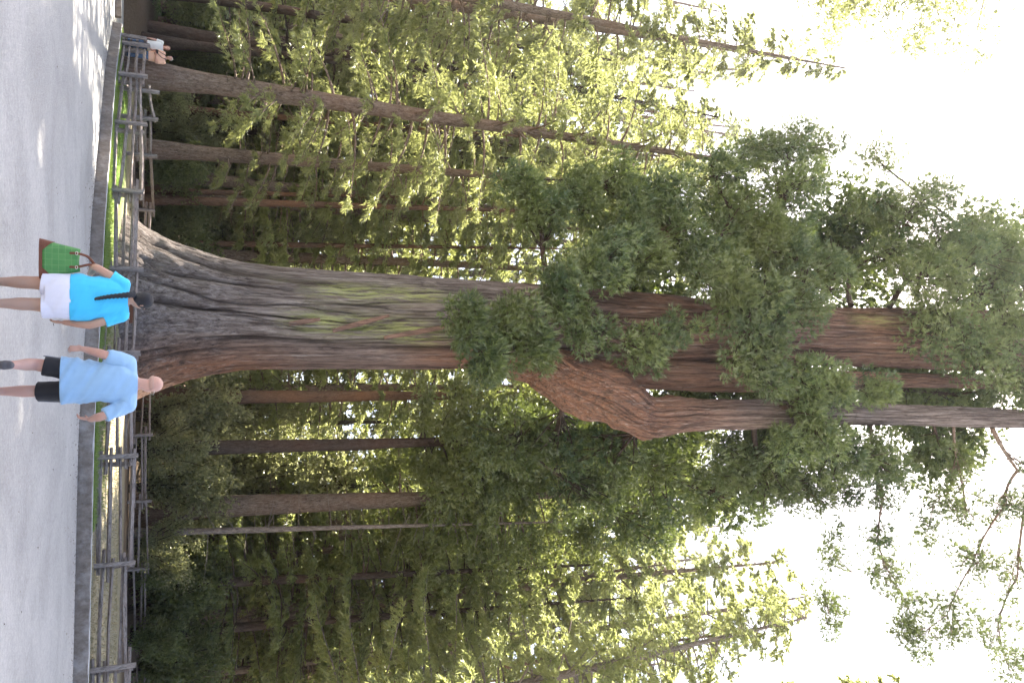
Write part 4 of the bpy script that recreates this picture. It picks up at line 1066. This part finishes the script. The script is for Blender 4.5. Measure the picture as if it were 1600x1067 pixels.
def feet(J, mat, root, tl=.17):
    for s in 'LR':
        bm = bmesh.new(); a = J['an' + s]; t = J['toe' + s]
        heel = a + A3(0, 0, 0) - t * .05; dn = J.get('sole' + s, A3(0, 0, -1))
        chain(bm, [heel + dn * .035, a + t * .05 + dn * .045, a + t * tl + dn * .06], [.042, .046, .038], 12)
        chain(bm, [a - dn * .02, a + dn * .05], [.046, .05], 12)
        grown('shoe', bm, .009, 3, mat, root)
def wrinkle(amp, fx=9, fz=5, seed=0, diag=.5):
    def f(co, no):
        a = fbm(co[:, 0] * fx + seed + co[:, 2] * fx * diag, co[:, 2] * fz + co[:, 1] * 6 + seed, 3) - .5
        b = vnoise(co[:, 2] * 16 + co[:, 0] * 9 + seed * 3, co[:, 0] * 3 + co[:, 1] * 9) - .5
        return co + no * (amp * (a * 1.6 + b * .7) * np.clip(1.15 - np.abs(no[:, 2]), 0, 1) ** 2)[:, None]
    return f

# --- the man and the woman walking towards the tree
YP = 10.3
def loc_of(base):
    return lambda v, u, dy=0.0: at_y(v, u, YP + dy) - base
mb = at_y(-40, 597, YP); mb = A3(mb[0], YP, 0)
q = loc_of(mb)
man = person('broad bald man in a pale blue shirt and black shorts walking away', mb, None, None)
J = {'shL': q(200, 567), 'elL': q(163, 554, -.10), 'wrL': q(129, 545, -.02), 'shR': q(200, 632), 'elR': q(160, 650, -.10), 'wrR': q(141, 655, .13)}
hipz = .90
J['hpL'] = A3(q(100, 581)[0], 0, hipz); J['hpR'] = A3(q(100, 611)[0], 0, hipz)
J['knL'] = A3(q(48, 569)[0], -.02, .49); J['anL'] = A3(q(15, 570, -.36)[0], -.40, .285)
J['knR'] = A3(q(30, 612)[0], .10, .49); J['anR'] = A3(q(-20, 612)[0], .06, .08)
J['toeL'] = norm(A3(0, .45, -.9)); J['soleL'] = norm(A3(0, -.9, -.45)); J['toeR'] = A3(.05, 1, 0)
J['neck'] = q(214, 599); hc = q(237, 601)
bm = bmesh.new()
c0, c1 = q(105, 594), q(205, 599)
tz = lambda z: A3(np.interp(z, [c0[2], c1[2]], [c0[0], c1[0]]), 0, z)
ovals(bm, [(tz(.80), .17, .13), (tz(.95), .19, .145), (tz(1.12), .195, .15), (tz(1.28), .20, .14), (tz(1.40), .19, .12), (tz(1.47), .13, .09), (tz(1.51), .07, .07)])
chain(bm, [tz(1.45), J['neck'] + A3(0, .0, 0), hc + A3(0, -.01, -.03)], [.075, .066, .062], 16)
for s in 'LR': chain(bm, [tz(1.44), J['sh' + s]], [.075, .068], 14)
body_limbs(bm, J, 1.12, 1.05)
fwd = norm(A3(.62, .78, -.05)); HP, hf = head(bm, hc, fwd, 1.02, 1.08)
hand(bm, J['wrL'], A3(-.02, .25, -1), A3(.55, .6, 0.1), A3(.3, 1, 0), .62, 1.05)
hand(bm, J['wrR'], A3(-.12, .35, -.95), A3(-.85, .1, .1), A3(0, 1, .3), .75, 1.05)
grown('body', bm, .0078, 3, M['skin_pink'], man)
bm = bmesh.new()
ovals(bm, [(tz(.735) + A3(-.012, 0, 0), .262, .185), (tz(.86) + A3(-.006, 0, 0), .248, .178), (tz(1.0), .235, .17), (tz(1.15), .232, .168), (tz(1.28), .235, .16), (tz(1.40), .215, .135), (tz(1.475), .15, .10), (tz(1.505), .085, .085)])
for s in 'LR':
    sh, el = J['sh' + s], J['el' + s]
    chain(bm, [tz(1.41), sh], [.095, .092], 16)
    e = sh + (el - sh) * .92
    chain(bm, [sh, sh * .5 + e * .5, e], [.090, .082, .080], 16, cap=False)
grown('shirt', bm, .0095, 3, M['tee_pale'], man, wrinkle(.036, 4.5, 3.5, 3, .8))
bm = bmesh.new()
ovals(bm, [(tz(.80), .185, .14), (tz(.9), .20, .15), (tz(1.0), .20, .15)])
chain(bm, [J['hpL'] + A3(0, -.01, 0), J['hpL'] * .45 + J['knL'] * .55, J['hpL'] * .18 + J['knL'] * .82], [.115, .108, .105], 18, cap=False)
chain(bm, [J['hpR'], J['hpR'] * .4 + J['knR'] * .6, J['hpR'] * .04 + J['knR'] * .96], [.115, .110, .108], 18, cap=False)
so = grown('shorts', bm, .0095, 3, M['black_nylon'], man, wrinkle(.010, 7, 4, 8))
for s, x in (('L', -1), ('R', 1)):
    h, k = J['hp' + s], J['kn' + s]; bm = bmesh.new()
    e = h * (.2 if s == 'L' else .06) + k * (.8 if s == 'L' else .94)
    a0, a1 = h + A3(x * .119, -.012, -.02), e + A3(x * .109, -.012, 0)
    chain(bm, [a0, (a0 + a1) / 2 + A3(x * .004, 0, 0), a1], [.007] * 3, 6)
    me = bpy.data.meshes.new('side_stripe'); bm.to_mesh(me); bm.free(); link('side_stripe', me, M['grey_trim'], so)
feet(J, M['shoe'], man)
# spectacles: two temples, rims
bm = bmesh.new()
for x in (-1, 1):
    chain(bm, [HP(x * .084, -.012, .030), HP(x * .082, .04, .028), HP(x * .066, .098, .022)], [.0028] * 3, 6)
    c = HP(x * .034, .104, .014); ph = np.arange(13) * 2 * np.pi / 12
    chain(bm, [c + hf[0] * .027 * math.cos(a) + hf[2] * .02 * math.sin(a) for a in ph], [.0022] * 13, 5, cap=False)
me = bpy.data.meshes.new('spectacles'); bm.to_mesh(me); bm.free(); link('spectacles', me, M['metal'], man)
# close cropped fringe of hair round the back of the head
bm = bmesh.new(); blob(bm, HP(0, -.020, .006), (.0835 * 1.08, .094, .052), hf, 20); grown('hair', bm, .008, 2, M['hair_short'], man)

wb = at_y(-40, 466, YP); wb = A3(wb[0], YP, 0)
q = loc_of(wb)
wom = person('woman with a long black braid in a bright blue top and white shorts walking away', wb, None, None)
J = {'shL': q(192, 444), 'elL': q(148, 417, -.03), 'wrL': q(141, 428, .22), 'shR': q(190, 492), 'elR': q(142, 508, -.05), 'wrR': q(101, 504, .03)}
J['hpL'] = A3(q(100, 446)[0], 0, .86); J['hpR'] = A3(q(100, 481)[0], 0, .86)
J['knL'] = A3(q(40, 441)[0], .03, .46); J['anL'] = A3(q(-20, 439)[0], .05, .08)
J['knR'] = A3(q(40, 475)[0], .0, .46); J['anR'] = A3(q(-20, 474)[0], -.12, .09)
J['toeL'] = A3(-.08, 1, 0); J['toeR'] = A3(.05, .95, -.2)
J['neck'] = q(207, 468); hc = q(222, 471)
c0, c1 = q(105, 464), q(200, 468)
bm = bmesh.new()
ovals(bm, [(tz(.74), .19, .15), (tz(.86), .225, .17), (tz(.97), .22, .165), (tz(1.10), .20, .15), (tz(1.22), .185, .13), (tz(1.31), .16, .11), (tz(1.37), .10, .08), (tz(1.40), .06, .06)])
chain(bm, [tz(1.36), J['neck'], hc + A3(0, -.01, -.03)], [.062, .053, .05], 14)
for s in 'LR': chain(bm, [tz(1.33), J['sh' + s]], [.062, .058], 14)
body_limbs(bm, J, 1.02, 1.12)
fwd = norm(A3(.66, .75, -.08)); HP, hf = head(bm, hc, fwd, .95)
hand(bm, J['wrL'], A3(.5, .85, .1), A3(0, .1, -1), A3(.2, .5, 1), .6, .92)
hand(bm, J['wrR'], A3(-.05, .1, -1), A3(-1, .2, 0), A3(0, 1, 0), .45, .95)
grown('body', bm, .0078, 3, M['skin_tan'], wom)
bm = bmesh.new()
ovals(bm, [(tz(.815), .262, .185), (tz(.88), .268, .192), (tz(.95), .266, .19), (tz(1.03), .242, .176), (tz(1.06), .238, .172), (tz(1.12), .236, .172), (tz(1.20), .222, .155), (tz(1.29), .195, .128), (tz(1.36), .14, .095), (tz(1.39), .085, .08)])
for s in 'LR':
    sh, el = J['sh' + s], J['el' + s]; fr = .42 if s == 'L' else .56
    chain(bm, [tz(1.30), sh], [.085, .082], 16); e = sh + (el - sh) * fr
    chain(bm, [sh, sh * .5 + e * .5, e], [.080, .075, .073], 16, cap=False)
grown('top', bm, .0095, 3, M['tee_sky'], wom, wrinkle(.026, 5, 5, 5, .7))
bm = bmesh.new()
ovals(bm, [(tz(.575), .20, .135), (tz(.66), .232, .16), (tz(.76), .250, .183), (tz(.90), .245, .18)])
for s, x in (('L', -1), ('R', 1)):
    h, k = J['hp' + s], J['kn' + s]
    chain(bm, [h, h * .5 + k * .5, h * .20 + k * .80 + A3(x * .012, 0, 0)], [.130, .132, .136], 18, cap=False)
grown('shorts', bm, .0095, 3, M['white_cotton'], wom, wrinkle(.012, 5, 3, 12))
feet(J, M['shoe'], wom)
bm = bmesh.new()
blob(bm, HP(0, -.022, .022), (.092 * .95, .108 * .95, .108 * .95), hf, 20); blob(bm, HP(0, -.05, -.03), (.072, .06, .07), hf, 16)
grown('hair', bm, .008, 2, M['hair_black'], wom)
bp = [q(209, 460, -.125), q(200, 461, -.165), q(188, 462, -.18), q(176, 463, -.19), q(164, 464.5, -.20), q(155, 466, -.205), q(149, 467, -.205)]
bm = bmesh.new(); d = np.linspace(0, 1, 24)
bpx = np.stack([np.interp(d, np.linspace(0, 1, 7), np.array(bp)[:, j]) for j in range(3)], 1)
for i, p_ in enumerate(bpx):
    w = .034 * (1 - .55 * d[i]); blob(bm, p_ + A3((.012 if i % 2 else -.012) * (1 - .5 * d[i]), 0, 0), (w * .8, w * .65, w * .8), None, 10)
chain(bm, list(bpx), np.linspace(.03, .012, 24), 10)
grown('braid', bm, .005, 1, M['hair_black'], wom)

# the bag on her arm
bg0 = at_y(62, 404, YP - .02)
bag = tag(empty('handbag', tuple(bg0), 0.08), 'green checked handbag with brown leather base and straps hanging from the woman\'s left arm', 'handbag')
def mk_green():
    m, nt, nd, ln, b = mat_new('green_patent')
    tc = nt.nodes.new('ShaderNodeTexCoord'); br = nt.nodes.new('ShaderNodeTexBrick')
    br.offset = 0; br.inputs['Scale'].default_value = 1.0; br.inputs['Brick Width'].default_value = .062; br.inputs['Row Height'].default_value = .062
    br.inputs['Mortar Size'].default_value = .0025; br.inputs['Color1'].default_value = (.04, .16, .028, 1); br.inputs['Color2'].default_value = (.085, .25, .05, 1); br.inputs['Mortar'].default_value = (.20, .34, .11, 1)
    mp = nt.nodes.new('ShaderNodeMapping'); mp.inputs['Rotation'].default_value = (R(90), 0, 0); ln.new(tc.outputs['Object'], mp.inputs['Vector']); ln.new(mp.outputs['Vector'], br.inputs['Vector'])
    c = mix(nt, noise(nt, 22, 4), br.outputs['Color'], (.06, .24, .05)); ln.new(c, b.inputs['Base Color']); b.inputs['Roughness'].default_value = .38
    bump(nt, noise(nt, 40, 3), .25, .01, b); return m
M['green'] = mk_green()
bw, tw_, bh, bd_ = .215, .125, .375, .085
def bag_ring(t, grow=0.0, k=28):
    rx = bw + (tw_ - bw) * t ** .9 + grow; ry = bd_ * (1 - .55 * t) + grow
    th = np.arange(k) * 2 * np.pi / k; e = 3.2; qq = (abs(np.cos(th)) ** e + abs(np.sin(th)) ** e) ** (-1 / e)
    return np.stack([rx * qq * np.cos(th), ry * qq * np.sin(th), np.full(k, bh * t) + .02 * t * np.cos(th) ** 2 + (.012 * np.sin(3 * th) * (1 - t) if t > .1 else 0)], 1)
bm = bmesh.new(); add_rings(bm, [bag_ring(t) for t in np.linspace(.03, 1, 9)]); me = bpy.data.meshes.new('bag_body'); bm.to_mesh(me); bm.free()
link('bag_body', me, M['green'], bag); me.polygons.foreach_set('use_smooth', np.ones(len(me.polygons), bool))
bm = bmesh.new(); add_rings(bm, [bag_ring(t, .004) for t in (0, .03, .06, .085)]); me = bpy.data.meshes.new('base'); bm.to_mesh(me); bm.free(); link('base', me, M['leather'], bag)
for x in (-1, 1):                                            # triangular corner patches
    bm = bmesh.new()
    rw = []
    for t, a0 in ((.06, .54), (.14, .47), (.22, .40), (.30, .29), (.37, .03)):
        rg = bag_ring(t, .007, 84); th = np.arange(84) * 2 * np.pi / 84; th = np.where(th > np.pi, th - 2 * np.pi, th)
        cth = th if x > 0 else np.arctan2(np.sin(th), -np.cos(th))
        row = []
        for f_ in np.linspace(-1, 1, 11):
            tgt = f_ * a0 * 2.2; i_ = int(np.argmin(np.abs(cth - tgt))); row.append(bm.verts.new(rg[i_]))
        rw.append(row)
    for a, b_ in zip(rw[:-1], rw[1:]):
        for i in range(10): bm.faces.new((a[i], a[i + 1], b_[i + 1], b_[i]))
    bmesh.ops.remove_doubles(bm, verts=bm.verts, dist=1e-5); me = bpy.data.meshes.new('corner_patch'); bm.to_mesh(me); bm.free()
    link('corner_patch', me, M['leather'], bag)
armp = at_y(146, 413, YP + .02) - bg0; fore = at_y(139, 424, YP + .10) - bg0
for side, yy in ((-1, -1), (1, 1)):
    bm = bmesh.new(); y0 = yy * .045
    pts = [A3(-.075, y0 * 1.15, bh * .80), A3(-.078, y0, bh * .97), A3(-.05, y0 * .8, bh + .09)] + [armp * .6 + fore * .4 + A3(-.02, yy * .025, .035)] + [A3(.04, y0 * .8, bh + .10), A3(.075, y0, bh * .97), A3(.075, y0 * 1.15, bh * .80)]
    chain(bm, pts, [.013] * 7, 8, A3(0, 1, 0), .35); me = bpy.data.meshes.new('handle'); bm.to_mesh(me); bm.free(); hnd = link('handle', me, M['leather'], bag)
    for x in (-.077, .075):
        bm = bmesh.new(); ph = np.arange(13) * 2 * np.pi / 12
        chain(bm, [A3(x + .021 * math.cos(a), y0 * 1.05 + yy * .004, bh * .955 + .015 * math.sin(a)) for a in ph], [.0036] * 13, 6, cap=False)
        me = bpy.data.meshes.new('buckle'); bm.to_mesh(me); bm.free(); link('buckle', me, M['metal'], hnd)

# --- the couple beyond the fence, facing the plaza
def walker(label, u, Y, gz, hgt, skin, cloth, hairm, yaw, long_hair, arms, seed):
    x = at_y(250, u, Y)[0]; root = tag(empty('person', (x, Y, gz), math.pi + yaw), label, 'person')
    k = hgt / 1.75; a = lambda *p: A3(*p) * k
    J = {'shL': a(-.20, 0, 1.42), 'shR': a(.20, 0, 1.42), 'hpL': a(-.09, 0, .9), 'hpR': a(.09, 0, .9), 'knL': a(-.10, .08, .48), 'knR': a(.10, -.02, .48), 'anL': a(-.10, .02, .09), 'anR': a(.10, -.14, .10),
         'toeL': A3(-.1, 1, 0), 'toeR': A3(.1, 1, 0)}
    for kk, vv in arms.items(): J[kk] = a(*vv)
    bm = bmesh.new()
    ovals(bm, [(a(0, 0, .84), .16, .12), (a(0, 0, 1.0), .165, .12), (a(0, 0, 1.2), .175, .125), (a(0, 0, 1.38), .17, .11), (a(0, 0, 1.46), .10, .08), (a(0, 0, 1.5), .06, .06)])
    hc = a(0, .03, 1.63); chain(bm, [a(0, 0, 1.45), a(0, 0, 1.52), hc + A3(0, -.02, -.03)], [.062, .055, .05], 12)
    for s in 'LR': chain(bm, [a(0, 0, 1.40), J['sh' + s]], [.065, .06], 12)
    body_limbs(bm, J, 1.0, 1.0); HP, hf = head(bm, hc, norm(A3(-.15, 1, -.12)), 1.0)
    for s, x_ in (('L', 1), ('R', -1)): hand(bm, J['wr' + s], norm(J['wr' + s] - J['el' + s]) + A3(0, 0, -.2), A3(x_ * .8, .5, 0), A3(0, .6, 1), .5)
    grown('body', bm, .013, 2, skin, root)
    bm = bmesh.new()
    ovals(bm, [(a(0, 0, .86), .205, .15), (a(0, 0, 1.0), .205, .15), (a(0, 0, 1.2), .212, .155), (a(0, 0, 1.36), .205, .135), (a(0, 0, 1.45), .13, .095), (a(0, 0, 1.475), .08, .075)])
    for s in 'LR':
        sh, el = J['sh' + s], J['el' + s]; e = sh + (el - sh) * .75
        chain(bm, [a(0, 0, 1.38), sh], [.08, .076], 12); chain(bm, [sh, e], [.076, .07], 12, cap=False)
    grown('shirt', bm, .012, 3, cloth, root, wrinkle(.012, 7, 4, seed))
    bm = bmesh.new(); ovals(bm, [(a(0, 0, .80), .165, .13), (a(0, 0, .97), .175, .13)])
    for s in 'LR': chain(bm, [J['hp' + s], J['kn' + s], J['an' + s] + A3(0, 0, .02)], [.10, .078, .07], 12, cap=False)
    grown('jeans', bm, .012, 3, M['denim'], root, wrinkle(.01, 7, 5, seed + 3)); feet(J, M['shoe'], root)
    bm = bmesh.new(); blob(bm, HP(0, -.035, .045), (.088, .095, .085), hf, 16)
    if long_hair:
        blob(bm, HP(0, -.07, -.04), (.085, .05, .11), hf, 14)
        for x_ in (-1, 1): chain(bm, [HP(x_ * .075, -.01, .05), HP(x_ * .088, -.01, -.05), HP(x_ * .085, 0, -.14)], [.025, .03, .02], 8)
    grown('hair', bm, .01, 2, hairm, root)
    for x_ in (-1, 1):
        bm = bmesh.new(); blob(bm, HP(x_ * .031, .090, .012), (.013, .008, .007), hf, 8); me = bpy.data.meshes.new('eye'); bm.to_mesh(me); bm.free(); link('eye', me, M['eye'], root)
    return root, x
gC = float(ground_z(at_y(250, 84, 36.2)[0], 36.2))
gC = max(.45, gC)
w1, _ = walker('woman in a white shirt and jeans standing behind the fence corner', 74, 36.4, gC, 1.66, M['skin_far'], M['white_tee'], M['hair_brown'], .35, True,
       {'elL': (-.24, .06, 1.13), 'wrL': (-.12, .24, 1.0), 'elR': (.27, .0, 1.14), 'wrR': (.30, .18, .95)}, 3)
m1, mx = walker('man in a peach shirt with a camera on his chest by the fir trunk', 90, 36.0, gC, 1.76, M['skin_far'], M['peach'], M['hair_grey'], -.25, False,
       {'elL': (-.27, .02, 1.12), 'wrL': (-.12, .26, 1.12), 'elR': (.27, .02, 1.12), 'wrR': (.12, .26, 1.05)}, 5)
bm = bmesh.new(); c = A3(.10, .22, 1.17)
add_rings(bm, [np.array([[c[0] + .07 * x, c[1] + y, c[2] + .048 * z] for x, z in ((-1, -1), (1, -1), (1, .8), (.5, .8), (.35, 1.1), (-.35, 1.1), (-.5, .8), (-1, .8))]) for y in (-.03, .03)])
chain(bm, [c + A3(0, .02, 0), c + A3(0, .10, 0)], [.036, .034], 14, cap=False)
me = bpy.data.meshes.new('photo_camera'); bm.to_mesh(me); bm.free()
pc = link('photo_camera', me, M['lens']); pc.location = m1.location; pc.rotation_euler = m1.rotation_euler
tag(pc, 'black camera hanging on the chest of the man in the peach shirt', 'camera')
bm = bmesh.new()
for x_ in (-1, 1): chain(bm, [c + A3(x_ * .07, -.01, .03), A3(x_ * .10, .145, 1.36), A3(x_ * .085, .07, 1.485), A3(x_ * .07, -.05, 1.50)], [.012] * 4, 6)
me = bpy.data.meshes.new('strap'); bm.to_mesh(me); bm.free(); link('strap', me, M['lens'], pc)

# ---------------------------------------------------------------- the small brown sign behind the front fence
sp = at_y(196, 480, 29.6); gz = float(ground_z(sp[0], 29.6))
sg = tag(empty('sign', (sp[0], 29.6, gz)), 'small brown wooden sign with cream lettering behind the fence beside the woman\'s shoulder', 'sign')
M['sign_brown'] = simple('sign_brown', (.14, .055, .03), .7, .2, 12); M['cream'] = simple('cream_paint', (.75, .66, .50), .7, .05)
def box(name, c, s, mat, parent, bev=.008):
    bm = bmesh.new(); bmesh.ops.create_cube(bm, size=1)
    for v_ in bm.verts: v_.co = Vector((c[0] + v_.co.x * s[0], c[1] + v_.co.y * s[1], c[2] + v_.co.z * s[2]))
    bmesh.ops.bevel(bm, geom=bm.edges[:], offset=bev, segments=1, affect='EDGES'); me = bpy.data.meshes.new(name); bm.to_mesh(me); bm.free(); return link(name, me, mat, parent)
zt = sp[2] - gz
box('board', (0, 0, zt), (1.02, .05, .46), M['sign_brown'], sg, .012)
for x_ in (-.38, .38): box('post', (x_, .07, zt * .5 - .06), (.09, .085, zt + .35), M['weathered_post'], sg)
bm = bmesh.new(); rs = np.random.default_rng(9)
for row in (0, 1):
    for j in range(3):                                       # only the worn ends of two lines of lettering show
        cx = .20 + j * .085; cz = zt + .08 - row * .15
        for (x0, z0, x1, z1) in (((-.022, -.04, -.022, .04), (-.022, .04, .022, .04), (-.022, 0, .018, 0)), ((-.02, -.04, -.02, .04), (.02, -.04, .02, .04)), ((-.02, .04, .02, .04), (-.02, -.04, .02, -.04), (-.02, -.04, -.02, .04)))[(j + row) % 3]:
            chain(bm, [A3(cx + x0, -.029, cz + z0), A3(cx + x1, -.029, cz + z1)], [.0095, .0095], 6)
me = bpy.data.meshes.new('lettering'); bm.to_mesh(me); bm.free(); link('lettering', me, M['cream'], sg)


if __import__('os').environ.get('TRI'):
    T = [(sum(len(p.vertices) - 2 for p in m.polygons) if len(m.polygons) < 2000 else len(m.polygons) * (len(m.polygons[0].vertices) - 2), m.name) for m in bpy.data.meshes if m.users]
    print('TRIS', sum(t[0] for t in T)); d = {}
    for t, n in T: d[n.split('.')[0]] = d.get(n.split('.')[0], 0) + t
    print(sorted(((v, k) for k, v in d.items()), reverse=True)[:12]); print(sorted(T, reverse=True)[:14])
